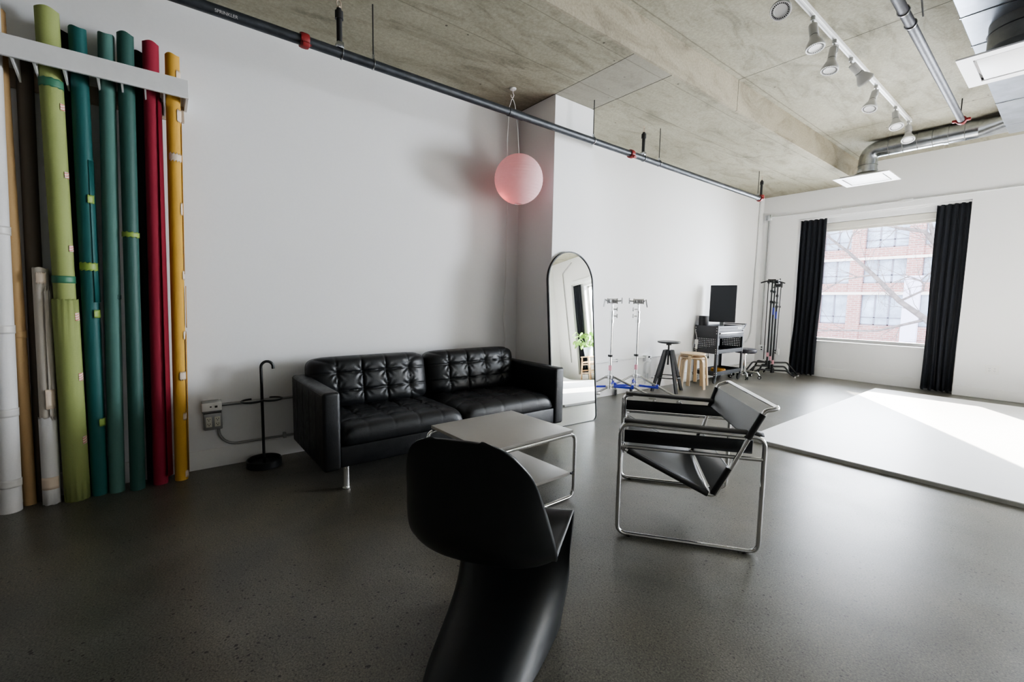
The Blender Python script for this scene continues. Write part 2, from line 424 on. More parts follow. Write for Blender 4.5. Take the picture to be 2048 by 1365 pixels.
# far wall with two niches, each with a window opening
W1 = dict(n0=-3.10, n1=-1.02, o0=-3.0, o1=-1.12); W2 = dict(n0=.62, n1=3.12, o0=.72, o1=2.74)
NZ, SILL, HEAD, YN, YO = 2.66, .615, 2.57, 8.735, 8.93
w = MB()
xs = [XL, W1['n0'], W1['n1'], W2['n0'], W2['n1'], XR]
for a, b in ((0, 1), (2, 3), (4, 5)): w.box(xs[a], xs[b], YF, YO, 0, NZ)
w.box(XL, XR, YF, YO, NZ, ZC)
for k in (W1, W2):
    w.box(k['n0'], k['n1'], YN, YO, 0, SILL); w.box(k['n0'], k['n1'], YN, YO, HEAD, NZ)
    w.box(k['n0'], k['o0'], YN, YO, SILL, HEAD); w.box(k['o1'], k['n1'], YN, YO, SILL, HEAD)
struct('wall_far', w, M['wall'])
def window(n, k, blind):
    r = thing('window_%d' % n, None, None, ((k['o0']+k['o1'])/2, YN, SILL)); r['kind'] = 'structure'
    x0, x1 = k['o0']-r.location.x, k['o1']-r.location.x; h = HEAD-SILL
    f = MB(); y0, y1 = .135, .185
    f.box(x0, x1, y0, y1, 0, .045); f.box(x0, x1, y0, y1, h-.045, h); f.box(x0, x0+.045, y0, y1, 0, h); f.box(x1-.045, x1, y0, y1, 0, h)
    f.build('window_frame', M['white_metal'], r)
    MB().box(x0+.04, x1-.04, .155, .163, .04, h-.04).build('glass', M['glass'], r)
    MB().box(x0-.08, x1+.08, -.035, .13, -.022, 0, .004).build('sill', M['trim'], r)
    if blind:
        bl = MB().box(x0+.01, x1-.01, .05, .12, h-.10, h-.005, .012); bl.build('blind_cassette', M['blind'], r)
        MB().box(x0+.03, x1-.03, .08, .084, h-.14, h-.09).build('blind_hem', M['blind'], r)
window(1, W1, True); window(2, W2, False)
# baseboards
BH, BT = .135, .013
struct('baseboard_left', MB().box(XL, XL+BT, YB, 2.932, 0, BH, .004, 1).box(XL, XL+BT, 3.458, YF, 0, BH, .004, 1), M['trim'])
struct('baseboard_pillar', MB().box(XL, -3.145, 2.932-BT, 2.932, 0, BH).box(-3.145, -3.145+BT, 2.932-BT, 3.458+BT, 0, BH), M['trim'])
b = MB()
for x0, x1 in ((XL, W1['n0']), (W1['n1'], W2['n0']), (W2['n1'], XR-1.15)): b.box(x0, x1, YF-BT, YF, 0, BH, .004, 1)
for k in (W1, W2): b.box(k['n0'], k['n1'], YN-BT, YN, 0, .16, .004, 1)
struct('baseboard_far', b, M['trim'])

# ------------------------------------------------------------------ white studio platform with a swept cove at the right wall
cy = thing('studio_platform', 'white low studio floor platform lit by a hard strip of sun', 'studio platform', (1.0, 6.05, 0))
def cycxy(x, y): return (x-1.0, y-6.05)
fb = MB(); x0, x1, y0, y1 = -1.745, 2.66, 4.045, 8.05
fb.box(x0-1, x1-1, y0-6.05, y1-6.05, .0, .03, .002, 1); fb.build('platform_board', M['cyc'], cy)
ed = MB().box(x0-1, x1-1, y0-6.05-.003, y0-6.05, .0, .024); plabel(ed.build('board_edge', M['ply_edge'], cy), 'grey raw edge of the platform board')
pr = [(2.66, .03)]; R_ = 1.17
for i in range(1, 17):
    a = i/16*PI/2; pr.append((2.66+R_*math.sin(a), .03+R_*(1-math.cos(a))))
pr.append((2.66+R_, 2.6)); out = [(XR-.004, 2.6), (XR-.004, .0), (2.66, .0)]
poly = [(x-1, z) for x, z in pr+out]
cv = MB().prism(poly, y1-y0, T(0, y1-6.05, 0) @ RX(PI/2)); cv.build('cove', M['cyc'], cy, ang=20)

# ------------------------------------------------------------------ paper roll rack on the left wall
rk = thing('roll_rack', 'white wall rack rail holding the tall paper rolls upright', 'rack', (XL, -.4, 2.36))
def rx(x, y, z): return x-XL, y+.4, z-2.36
def rbox(mb, x0, x1, y0, y1, z0, z1, bev=.002):
    a = rx(x0, y0, z0); b = rx(x1, y1, z1); return mb.box(a[0], b[0], a[1], b[1], a[2], b[2], bev, 1)
rbox(MB(), -3.415, -3.395, -1.5, .18, 2.372, 2.476).build('front_rail', M['rail_white'], rk)
rbox(MB(), -3.668, -3.415, .164, .18, 2.374, 2.474).build('end_board', M['rail_white'], rk)
plabel(rbox(MB(), -3.668, -3.65, -1.5, .164, 2.30, 2.40).build('back_rail', M['rack_wood'], rk), 'bare pine back rail')
for y in (-.835, -.69, -.545, -.467, -.357, -.2245, -.1245, -.023, .0635):
    d = MB(); p = [rx(-3.665, y-.004, 2.45), rx(-3.415, y-.004, 2.45), rx(-3.415, y-.004, 2.376), rx(-3.50, y-.004, 2.350), rx(-3.60, y-.004, 2.318), rx(-3.665, y-.004, 2.318)]
    d.prism([(q[0], q[2]) for q in p], .008, T(0, p[0][1]+.008, 0) @ RX(PI/2))
    d.build('divider', M['rail_white'], rk)

# ------------------------------------------------------------------ paper rolls
def roll(name, label, mat, bot, top, r, inner=.6, wob=.03, seed=0, z0=0.0, group=None):
    rnd = random.Random(seed); bot = Vector((bot[0], bot[1], z0)); top = Vector(top)
    ax = top-bot; L = ax.length; n = 36; rows = 14
    t = thing(name, label, 'paper roll', bot)
    ph = rnd.random()*6
    t.rotation_euler = Vector((0, 0, 1)).rotation_difference(ax.normalized()).to_euler()
    P = []
    def rr(j, z): return r*(1+wob*math.sin(2*(2*PI*j/n)+ph+z*.9)*.5+wob*.4*math.sin(z*2.3+ph))
    for i in range(rows+1):
        z = L*i/rows
        P.append([(rr(j, z)*math.cos(2*PI*j/n), rr(j, z)*math.sin(2*PI*j/n), z+(.004*math.sin(3*2*PI*j/n+ph) if i == rows else 0)) for j in range(n+1)])
    for f, dz in ((inner+.12, -.002), (inner, -.03)):
        P.append([(x*f, y*f, L+dz) for x, y, z in P[rows]])
    m = MB().grid(P, flip=False); bm = m.bm
    bmesh.ops.remove_doubles(bm, verts=bm.verts, dist=1e-5)
    m.bm.faces.new([v for v in []]) if False else None
    bmesh.ops.recalc_face_normals(bm, faces=bm.faces[:])
    m.build('paper_sheet', mat, t, ang=50)
    return t
def wrap(t, name, mat, r, a0, a1, z0, z1, lift=.0015, n=14, label=None, jag=0., taper=None):
    P = []
    for i in range(5):
        f = i/4; z = z0+(z1-z0)*f; row = []
        for j in range(n+1):
            a = math.radians(a0+(a1-a0)*j/n); g = r+lift+(taper[0]*(1-f)+taper[1]*f if taper else 0)
            dz = jag*math.sin(j*2.1+i) if i in (0, 4) else 0
            row.append((g*math.cos(a), g*math.sin(a), z+dz))
        P.append(row)
    m = MB().grid(P); o = m.build(name, mat, t, ang=60)
    sd = o.modifiers.new('thick', 'SOLIDIFY'); sd.thickness = .001; sd.offset = 1
    if label: o['label'] = label
    return o
X0 = -3.54
t = roll('paper_roll', 'white paper roll, leftmost on the wall, cut off by the photo edge', M['p_white'], (X0, -.703), (X0, -.632, 2.70), .046, seed=1)
M['t_white'] = simple('milky_tape', (.53, .515, .49), .4)
for z in (.14, .53, .98, 1.5): wrap(t, 'tape', M['t_white'], .047, -100, 100, z, z+.045, .001)
t = roll('paper_roll', 'slim tan kraft roll beside the white roll', M['p_tan'], (-3.60, -.638), (-3.60, -.606, 2.66), .027, seed=2)
wrap(t, 'tape', M['p_tan'], .028, -90, 90, .95, .99, .001)
t = roll('short_paper_roll', 'short cream roll patched with torn paper, reaching only half as high', M['p_cream'], (-3.545, -.543), (-3.57, -.522, 1.335), .033, seed=3)
wrap(t, 'paper_sleeve', M['p_white'], .036, -120, 130, .0, .5, .001, label='whiter lower sleeve with torn edge', jag=.006)
wrap(t, 'paper_patch', M['p_cream'], .037, 20, 100, .5, 1.22, .004, jag=.02)
wrap(t, 'tape', M['t_cream'], .038, 0, 60, .55, .66, .004); wrap(t, 'tape', M['t_cream'], .036, -20, 40, 1.25, 1.31, .004, jag=.005)
wrap(t, 'tape', M['t_cream'], .038, -60, 60, .09, .16, .002)
t = roll('paper_roll', 'dark roll shape standing in for shade on the wall behind the short cream roll', M['p_shade'], (-3.632, -.585), (-3.632, -.53, 2.46), .034, seed=14)  # added roll shape, its dark colour stands in for shade on the wall
t = roll('paper_roll', 'lime green paper roll with striped tape squares', M['p_lime'], (X0, -.437), (X0, -.418, 2.705), .047, seed=4)
wrap(t, 'paper_sleeve', M['p_lime'], .054, -175, 175, .0, 1.165, .001, n=40, label='wider lime sleeve over the lower half', jag=.004)
wrap(t, 'tape', M['t_green'], .0475, -85, 80, 2.30, 2.345, .002, jag=.003); wrap(t, 'tape', M['t_green'], .0475, -90, 90, 1.255, 1.295, .001)
for z in (2.19, 1.83, 1.43): wrap(t, 'striped_tape', M['t_pink'], .0485, 42, 75, z, z+.035, .001)
for z in (.70, .33, 1.045): wrap(t, 'striped_tape', M['t_pink'], .0565, 45, 75, z, z+.045, .001)
t = roll('paper_roll', 'dark olive roll edge showing behind the lime roll', M['p_char'], (-3.615, -.372), (-3.615, -.372, 2.64), .033, seed=11)
t = roll('paper_roll', 'deep teal paper roll with pale green tape, next to the lime roll', M['p_teal'], (-3.55, -.341), (-3.55, -.304, 2.655), .038, seed=5, wob=.09)
wrap(t, 'paper_flap', M['p_teal'], .040, 30, 110, 1.15, 1.95, .002, label='loose bulging paper edge', taper=(.001, .0))
for z, a0, a1 in ((1.71, 15, 60), (1.33, -60, 70), (1.06, 20, 70), (.42, 20, 70)): wrap(t, 'tape', M['t_lime'], .0405, a0, a1, z, z+.045, .003, jag=.004)
t = roll('paper_roll', 'pale sea green paper roll between the teal and dark green rolls', M['p_sea'], (X0, -.264), (X0, -.185, 2.66), .0375, seed=6)
wrap(t, 'tape', M['p_green'], .0385, 40, 85, 1.17, 1.195, .001)
t = roll('paper_roll', 'dark spruce green roll with one pale tape band', M['p_green'], (-3.515, -.166), (-3.53, -.101, 2.69), .0375, seed=7)
wrap(t, 'tape', M['t_lime'], .0385, -80, 85, 1.535, 1.565, .002, jag=.004)
t = roll('paper_roll', 'near-black roll standing behind, right of the dark green roll', M['p_char'], (-3.612, -.088), (-3.612, -.045, 2.64), .034, seed=12)
t = roll('paper_roll', 'crimson red paper roll with a loose lengthwise flap', M['p_red'], (X0, -.054), (X0, .012, 2.685), .0385, seed=8)
wrap(t, 'paper_flap', M['p_red2'], .044, 35, 125, .05, 2.38, .002, label='darker loose paper edge', taper=(.016, .0))
wrap(t, 'tape', M['t_green'], .0395, -90, 80, 2.45, 2.485, .002, jag=.003)
t = roll('paper_roll', 'marigold yellow paper roll with torn cream tape, rightmost in the rack', M['p_yel'], (X0, .053), (X0, .113, 2.65), .0355, seed=9)
wrap(t, 'paper_flap', M['p_org'], .0375, 60, 110, .06, .95, .003, label='orange torn paper edge', jag=.02); wrap(t, 'paper_flap', M['p_org'], .0375, 66, 110, 1.0, 1.25, .006, jag=.01, label='orange torn paper edge')
wrap(t, 'paper_flap', M['p_org'], .0375, 66, 112, 1.35, 2.25, .002, jag=.02, label='orange torn paper edge')
for z, a0, a1, h in ((2.50, 25, 80, .06), (2.26, 25, 85, .07), (2.02, -45, 70, .045), (1.70, 40, 85, .07), (1.30, 45, 80, .05), (.92, 40, 80, .05), (.66, 0, 80, .05), (.40, 20, 80, .04), (.02, 30, 80, .04)):
    wrap(t, 'tape', M['t_cream'], .0365, a0, a1, z, z+h, .002, jag=.007)

# ------------------------------------------------------------------ umbrella stand
us = thing('umbrella_stand', 'slim black umbrella stand with crook top beside the sofa', 'umbrella stand', (-3.50, .525, 0))
MB().lathe([(0, 0), (.108, 0), (.112, .004), (.112, .05), (.108, .055), (.103, .052), (.10, .022), (0, .022)], 40).build('base', M['black_metal'], us)
pole = [(0, 0, .02), (0, 0, .35), (0, 0, .70)]+[(.004*(1-math.cos(PI*i/14)), .037*(1-math.cos(PI*i/14)), .706+.040*math.sin(PI*i/14)) for i in range(15)]+[(.008, .074, .692)]
MB().tube(pole, .0095, 12).build('pole', M['black_metal'], us)
def arc(cx, cy, r, a0, a1, z, n=22): return [(cx+r*math.cos(math.radians(a0+(a1-a0)*i/n)), cy+r*math.sin(math.radians(a0+(a1-a0)*i/n)), z) for i in range(n+1)]
q = MB().tube(arc(0, -.062, .064, 88, -185, .475), .0065, 10).tube(arc(0, .062, .064, -92, 178, .475), .0065, 10)
q.lathe([(0, -.008), (.008, 0), (0, .008)], 10, T(-.064, .062, .475)).build('ring', M['black_metal'], us)

# ------------------------------------------------------------------ wall boxes and conduits, left wall
bx = thing('data_box', 'upper grey wall box with a white socket plate by the yellow roll', 'wall box', (XL, .24, .395))
MB().box(0, .035, -.056, .056, .0, .085, .004).build('box', M['conduit'], bx)
MB().box(.035, .039, -.058, .058, .012, .07, .003).build('plate', M['white_plastic'], bx)
MB().box(.039, .0405, -.012, -.002, .038, .046).build('socket', M['slot'], bx)
MB().box(.039, .0405, .016, .032, .034, .048).build('socket', M['slot'], bx)
bx = thing('outlet_box', 'lower grey wall box with four ivory sockets by the yellow roll', 'outlet', (XL, .244, .275))
MB().box(0, .04, -.053, .053, 0, .115, .005).build('box', M['conduit'], bx)
for y in (-.025, .025):
    MB().box(.04, .044, y-.017, y+.017, .022, .092, .002).build('socket_plate', M['ivory'], bx)
    for z in (.04, .074):
        s_ = MB(); s_.box(.044, .0448, y-.008, y-.005, z, z+.008).box(.044, .0448, y+.005, y+.008, z, z+.008).cyl((.044, y, z-.006), (.0449, y, z-.006), .003, 8)
        s_.build('socket', M['slot'], bx)
solo('conduit', MB().tube([(-3.65, .295, .442), (-3.65, 2.93, .442)], .011, 10), M['conduit'], 'grey steel conduit running from the data box behind the sofa', 'conduit')
pts = [(-3.648, .275, .28), (-3.648, .275, .262)]+[(-3.648, .385-.11*math.cos(PI/2*i/10), .262-.11*math.sin(PI/2*i/10)) for i in range(1, 11)]+[(-3.648, 2.925, .152)]
solo('conduit', MB().tube(pts, .009, 10).box(-3.67, -3.636, .68, .70, .135, .175).box(-3.67, -3.636, 1.9, 1.92, .135, .175), M['conduit'], 'bent grey conduit curving from the outlet box down to the baseboard', 'conduit')
solo('conduit', MB().tube([(-3.65, 3.47, .442), (-3.65, 5.19, .455)], .010, 10).box(-3.67, -3.638, 4.60, 4.62, .43, .47), M['conduit_white'], 'pale conduit on the far wall behind the chrome stands', 'conduit')
solo('conduit', MB().tube([(-3.65, 5.31, .45), (-3.65, 6.4, .45)], .010, 10), M['conduit_white'], 'pale conduit behind the black stool and birch stools', 'conduit')
solo('conduit', MB().tube([(-3.658, 5.4, .15), (-3.658, 8.5, .15)], .010, 10), M['conduit_white'], 'pale conduit along the baseboard behind the cart', 'conduit')
ob = thing('outlet_box', 'pale grey outlet boxes with hanging loops behind the black stool', 'outlet', (XL, 5.25, .28))
MB().box(0, .05, -.07, .06, .115, .20, .005).box(0, .045, -.045, .05, -.05, .10, .005).build('box', M['conduit_white'], ob)
MB().box(.05, .052, -.02, .02, .165, .19).build('socket', M['slot'], ob)
MB().cyl((.05, .04, .15), (.0515, .04, .15), .008, 8).build('knockout', M['slot'], ob)
MB().tube(fillet([(.03, -.02, -.05), (.03, -.02, -.20), (.03, -.09, -.22), (.03, -.16, -.21)], .08, 6), .007, 8).tube(fillet([(.03, .02, -.05), (.03, .02, -.17), (.03, .12, -.16)], .06, 6), .007, 8).tube(fillet([(.04, -.05, .13), (.06, -.13, .10), (.06, -.14, -.1), (.05, -.07, -.19)], .06, 6), .004, 8).build('cable', M['conduit_white'], ob)
# corner conduits on the far wall
jb = thing('junction_box', 'pale square junction box high in the far corner', 'junction box', (-3.575, YF, 2.69))
MB().box(-.055, .055, -.05, 0, 0, .10, .004).build('box', M['conduit_white'], jb)
MB().box(-.05, .05, -.053, -.05, .005, .095, .002).build('cover', M['galv'], jb)
solo('conduit', MB().tube([(-3.52, YF-.022, 2.742), (3.0, YF-.022, 2.742)], .012, 10).box(-2.5, -2.48, YF-.04, YF, 2.72, 2.765).box(-1.75, -1.62, YF-.04, YF, 2.726, 2.758), M['conduit_white'], 'long horizontal conduit on the far wall above the window', 'conduit')
solo('conduit', MB().tube([(-3.565, YF-.014, 2.69), (-3.565, YF-.014, .47)], .012, 10), M['conduit'], 'vertical conduit in the far corner dropping from the junction box', 'conduit')
solo('conduit', MB().tube(fillet([(-3.652, 7.32, .50), (-3.652, 8.36, .52), (-3.652, 8.42, 3.09)], .3, 10), .016, 10), M['conduit_white'], 'fat pale pipe curving up the left wall near the corner', 'conduit')
def wallbox(x, z, lab, w_=.055, duplex=True):
    o = thing('outlet_box', lab, 'outlet', (x, YF, z))
    MB().box(-w_, w_, -.05, 0, 0, .11, .005).build('box', M['conduit_white'], o)
    for dz in (.028, .07): MB().box(-.012, -.008, -.0515, -.05, dz, dz+.012).box(.008, .012, -.0515, -.05, dz, dz+.012).box(-.014, .014, -.0505, -.0499, dz-.004, dz+.016).build('socket', M['slot'], o)
wallbox(-3.535, .355, 'pale outlet box under the corner conduit, behind the black stands')
wallbox(-3.30, .315, 'pale outlet box beside the left window curtain', .05)
solo('conduit', MB().tube([(-3.30, YF-.025, .315), (-3.30, YF-.025, .14)], .008, 8), M['conduit_white'], 'short stub conduit under the outlet box by the left curtain', 'conduit')
o = thing('outlet_plate', 'white double outlet plate on the far wall right of the curtain', 'outlet', (-.665, YF, .335))
MB().box(-.062, .062, -.007, 0, 0, .118, .003).build('plate', M['white_plastic'], o)
for dx in (-.024, .024):
    MB().box(dx-.017, dx+.017, -.0095, -.007, .025, .093, .002).build('socket_plate', M['trim'], o)
    for z in (.04, .072): MB().box(dx-.008, dx-.005, -.0104, -.0095, z, z+.009).box(dx+.005, dx+.008, -.0104, -.0095, z, z+.009).box(dx-.002, dx+.002, -.0104, -.0095, z-.009, z-.005).build('socket', M['grey_rubber'], o)

# ------------------------------------------------------------------ sofa
SX0, SX1, SY0, SY1 = -3.52, -2.72, .722, 2.722
sf = thing('sofa', 'black leather two-seat sofa with tufted cushions and chrome legs', 'sofa', ((SX0+SX1)/2, (SY0+SY1)/2, 0))
sox, soy = sf.location.x, sf.location.y
def sbox(x0, x1, y0, y1, z0, z1, bev=.02, seg=4): return MB().box(x0-sox, x1-sox, y0-soy, y1-soy, z0, z1, bev, seg)
LZ = .142; AT = .105
for nm, a, b in (('l', SY0, SY0+AT), ('r', SY1-AT, SY1)):
    arm = sbox(SX0, SX1, a, b, LZ, .632, .022, 4).build('armrest', M['sofa'], sf)
    yo = (a if nm == 'l' else b)-soy
    s_ = MB()
    for x in (-3.36, -3.20, -3.04, -2.88):
        s_.tube([(x-sox, yo+(.0005 if nm == 'l' else -.0005), LZ+.02), (x-sox, yo+(.0005 if nm == 'l' else -.0005), .605)], .002, 6)
    s_.tube([(SX0+.02-sox, yo+(.002 if nm == 'l' else -.002), .614), (SX1-.02-sox, yo+(.002 if nm == 'l' else -.002), .614)], .003, 6)
    plabel(s_.build('seam', M['strap'], arm), 'stitched panel seam')
sbox(SX0, SX1-.012, SY0+AT-.004, SY1-AT+.004, LZ+.01, .285, .012, 3).build('seat_frame', M['sofa'], sf)
sbox(SX0, SX0+.13, SY0+AT-.004, SY1-AT+.004, LZ+.02, .60, .02, 3).build('back_frame', M['sofa'], sf)
def cushion(w_, h_, D, cols, rows, p=6., sd=.007, bd=.020, puff=.006, nu=100, nv=64, seed=0, rnd_=8.):
    """soft pad: width along y, height along z, front face towards +x, tufted"""
    F = []; Bk = []
    cw, rh = w_/cols, h_/rows
    for i in range(nv+1):
        rf = []; rb = []
        for j in range(nu+1):
            a, b = 2*j/nu-1, 2*i/nv-1
            mx = max(abs(a), abs(b)); nn = (abs(a)**rnd_+abs(b)**rnd_)**(1/rnd_) if mx > 0 else 1
            k = mx/nn if mx > 0 else 1
            u, v = (a*k+1)/2, (b*k+1)/2
            eu = max(0, 1-abs(a)**p)**(1/2.4); ev = max(0, 1-abs(b)**p)**(1/2.4)
            e = eu*ev; y, z = u*w_, v*h_
            du = min(abs(y-cw*c) for c in range(1, cols)); dv = min(abs(z-rh*r) for r in range(1, rows))
            gs = max(math.exp(-(du/.006)**2), math.exp(-(dv/.006)**2))
            pu = abs(math.sin(PI*y/cw)); pv = abs(math.sin(PI*z/rh))
            dr, an = min(((math.hypot(y-cw*c, z-rh*r), math.atan2(z-rh*r, y-cw*c)) for c in range(1, cols) for r in range(1, rows)))
            fold = .0042*math.sin(an*8+seed+y*9)*math.exp(-((dr-.04)/.03)**2)
            t = D*e + puff*(pu*pv)**.5*e - sd*gs*e - bd*math.exp(-(dr/.030)**1.4)*e + fold*e
            rf.append((t, y, z)); rb.append((-.02*e**.5, y, z))
        F.append(rf); Bk.append(rb)
    m = MB().grid(F, flip=True).grid(Bk)
    bmesh.ops.remove_doubles(m.bm, verts=m.bm.verts, dist=2e-4); bmesh.ops.recalc_face_normals(m.bm, faces=m.bm.faces[:])
    return m
IY0, IY1 = SY0+AT, SY1-AT; CW = (IY1-IY0)/2
for k in range(2):
    c = cushion(CW+.035, .40, .15, 5, 3, seed=k+1)
    c.xf(T(-3.375-sox, IY0-soy+(-.034 if k == 0 else CW), .365) @ RY(-.20)); c.build('back_cushion', M['sofa'], sf, ang=70)
for k in range(2):
    # seat pad: built upright, then laid flat so its tufted face looks up
    c = cushion(CW-.002, .67, .115, 5, 4, p=10., sd=.005, bd=.010, puff=.004, seed=5+k, rnd_=20.)
    c.xf(T(SX1-.005-sox, IY0-soy+k*CW+.001, .298) @ RY(-PI/2))
    c.build('seat_cushion', M['sofa'], sf, ang=70)
for x, y in ((-2.77, .868), (-2.77, 2.60), (-3.44, .868), (-3.44, 2.60)):
    MB().lathe([(0, 0), (.024, 0), (.025, .004), (.025, .010), (.020, .016), (.0185, .02), (.0185, LZ+.012), (0, LZ+.012)], 20, T(x-sox, y-soy, 0)).build('leg', M['chrome'], sf)

# ------------------------------------------------------------------ side table
tb = thing('side_table', 'two-tier side table with grey tops and bent chrome tube frame', 'side table', (-2.105, 1.585, 0), math.radians(1.5))
hx, hy = .292, .318
MB().box(-hx, hx, -hy, hy, .414, .434, .003).build('tabletop', M['laminate'], tb)
MB().box(-hx+.012, hx-.012, -hy+.004, hy-.004, .150, .168, .003).build('shelf', M['laminate'], tb)
for sx in (-1, 1):
    x = sx*(hx-.014); y = hy+.032
    lp = fillet([(x, -y, .012), (x, y, .012), (x, y, .401), (x, -y, .401)], .055, 8, True)
    MB().tube(lp, .0115, 14, True).build('frame_loop', M['chrome'], tb)
for sx in (-1, 1):
    for sy in (-1, 1):
        cl = MB().box(sx*(hx-.014)-.006, sx*(hx-.014)+.006, sy*(hy+.022)-.02, sy*(hy+.022)+.01, .152, .164)
        plabel(cl.build('shelf_clip', M['black_metal'], tb), 'small black shelf clip')

# ------------------------------------------------------------------ moulded cantilever chair (one flowing plastic shell)
pc = thing('cantilever_chair', 'black moulded plastic S-shaped chair seen from behind in the foreground', 'chair', (-1.120, .805, 0), math.radians(125))
# per row: centre (f, z), edge (f, half width, z)
rows = [(-.2875, .8465, -.2855, .062, .8445, .009), (-.286, .8405, -.281, .100, .8375, .010), (-.283, .829, -.273, .130, .823, .011), (-.276, .805, -.255, .153, .795, .012), (-.258, .75, -.214, .181, .735, .011), (-.230, .65, -.155, .204, .635, .003), (-.200, .56, -.110, .224, .535, -.002),
        (-.160, .475, -.074, .233, .472, -.003), (-.095, .412, -.032, .229, .440, -.003), (.015, .390, .050, .220, .436, .004), (.13, .402, .150, .216, .446, .012), (.208, .434, .203, .214, .454, .017),
        (.262, .436, .247, .212, .450, .019), (.286, .395, .262, .211, .410, .019), (.272, .30, .258, .209, .30, .014), (.19, .195, .252, .206, .194, .006), (.07, .115, .249, .204, .115, -.004),
        (-.08, .058, .247, .203, .058, -.012), (-.20, .022, .245, .203, .022, -.016), (-.285, .0, .243, .203, 0, -.018)]
def cr(P, n):
    out = []
    for i in range(len(P)-1):
        p0 = P[max(0, i-1)]; p1 = P[i]; p2 = P[i+1]; p3 = P[min(len(P)-1, i+2)]
        for k in range(n):
            t_ = k/n
            out.append(tuple(.5*((2*b)+(-a+c_)*t_+(2*a-5*b+4*c_-d)*t_*t_+(-a+3*b-3*c_+d)*t_**3) for a, b, c_, d in zip(p0, p1, p2, p3)))
    out.append(P[-1]); return out
P = []
nW = 48
for i, (fc, zc, fe, w_, ze, sh) in enumerate(cr(rows, 7)):
    row = []; base = min(1, max(0, (i/7-13)/2))
    for j in range(nW+1):
        tt = -1+2*j/nW; a = abs(tt); k = a**(2.6+.5*base); lip = 0
        if 6 <= i/7 <= 12: lip = -.014*max(0, (a-.9)/.1)**2 * math.sin(PI*(i/7-6)/6)
        row.append((fc+(fe-fc)*k, -sh-w_*math.copysign(.72*a+.28*math.sin(a*PI/2), tt), max(.001, zc+(ze-zc)*a**2.6+lip)))
    P.append(row)
ch = MB().grid(P); o = ch.build('shell', M['black_plastic'], pc, ang=80)
sd = o.modifiers.new('thick', 'SOLIDIFY'); sd.thickness = .011; sd.offset = -1

# ------------------------------------------------------------------ chrome tube armchair with leather slings
U = Vector((-.8, -.6, 0)); V_ = Vector((-.6, .8, 0))
ac = thing('tube_armchair', 'chrome tube armchair with black leather slings facing the side table', 'armchair', (-1.361, 2.313, 0), math.atan2(-.6, -.8))
# local: +x = forward (U), +y = 90deg left of forward = (.6,-.8) = near side
RT = .0105
def both(f):
    for s in (1, -1): f(s)
for s in (1, -1):
    y = .385*s
    lp = fillet([(.33, y, .0115), (-.33, y, .0115), (-.33, y, .575), (.33, y, .588)], [.05, .05, .05, .05], 8, True)
    MB().tube(lp, RT, 14, True).build('side_frame', M['chrome'], ac)
    MB().tube([(.325, y, .470), (-.325, y, .470)], RT*.9, 12).build('side_rail', M['chrome'], ac)
    fr = fillet([(.315, y-.03*s, .03), (.325, y-.03*s, .575), (.30, y-.03*s, .588), (.20, y-.03*s, .588)], .03, 6)
    MB().tube(fillet([(.318, y-.028*s, .43), (.318, y-.028*s, .585), (.27, y-.028*s, .588)], .03, 6), RT, 12).build('front_upright', M['chrome'], ac)
    # arm strap: rolled top sleeve and hanging side band
    tp = []
    for i in range(25):
        u = .315-.64*i/24; row = []
        zc = .588-.013*i/24
        for j in range(9):
            a = PI*j/8; row.append((u, y-.030*s+.032*math.cos(a), zc+.006+.012*math.sin(a)))
        tp.append(row)
    o = MB().grid(tp).build('arm_strap', M['strap'], ac, ang=60); sd = o.modifiers.new('thick', 'SOLIDIFY'); sd.thickness = .004
    MB().box(-.285, .315, y-.005-.026*s, y+.005-.026*s, .486, .553, .004).build('side_band', M['saddle_leather'], ac)
    for u in (.27, -.27):
        MB().cyl((u, y, 0), (u, y, .012), .011, 10).build('glide', M['rubber'], ac)
# near (y>0) and far (y<0) seat and back points
nb, fbk = Vector((-.108, .402, .272)), Vector((-.116, -.365, .236))
ntp, ftp = Vector((-.312, .402, .698)), Vector((-.245, -.365, .678))
nft, fft = Vector((.305, .402, .462)), Vector((.305, -.365, .440))
dn = (ntp-nb).normalized(); df = (ftp-fbk).normalized()
pts = fillet([nft, nb+(nb-nft).normalized()*.01, ntp+dn*.012, ntp+Vector((-.062, .0, .026)), ftp+Vector((-.062, -.0, .036)), ftp+df*.012, fbk+(fbk-fft).normalized()*.01, fft], [0, .035, .03, .04, .04, .03, .035, 0], 6)
MB().tube(pts, RT, 14).build('seat_back_frame', M['chrome'], ac)
MB().tube([nb+Vector((0, 0, -.006)), fbk+Vector((0, 0, -.006))], RT*.6, 12).build('rear_crossbar', M['chrome'], ac)
MB().tube([(.312, .402, .462), (.312, -.365, .440)], RT, 12).build('front_crossbar', M['chrome'], ac)
def sling(a, b, c, d, sag, name, n=20, th=.004):
    a, b, c, d = map(Vector, (a, b, c, d)); nn = (b-a).cross(d-a).normalized(); P = []
    for i in range(n+1):
        v = i/n; row = []
        for j in range(n+1):
            u = j/n; p = (a*(1-u)+b*u)*(1-v)+(d*(1-u)+c*u)*v
            row.append(p + Vector((0, 0, -sag*math.sin(PI*u))))
        P.append(row)
    o = MB().grid(P).build(name, M['saddle_leather'], ac); sd = o.modifiers.new('thick', 'SOLIDIFY'); sd.thickness = th; sd.offset = 0
    return o
def lerp(a, b, t_): return a*(1-t_)+b*t_
up = Vector((0, 0, .011))
s_ = sling(nft+up+(nb-nft)*.03, fft+up+(fbk-fft)*.03, fbk+up-(fbk-fft)*.03, nb+up-(nb-nft)*.03, .02, 'seat_sling')
MB().tube([lerp(nft, nb, .03), lerp(nft, nb, .955)], .0135, 12).build('hem', M['strap'], s_)
MB().tube([lerp(fft, fbk, .03), lerp(fft, fbk, .955)], .0135, 12).build('hem', M['strap'], s_)
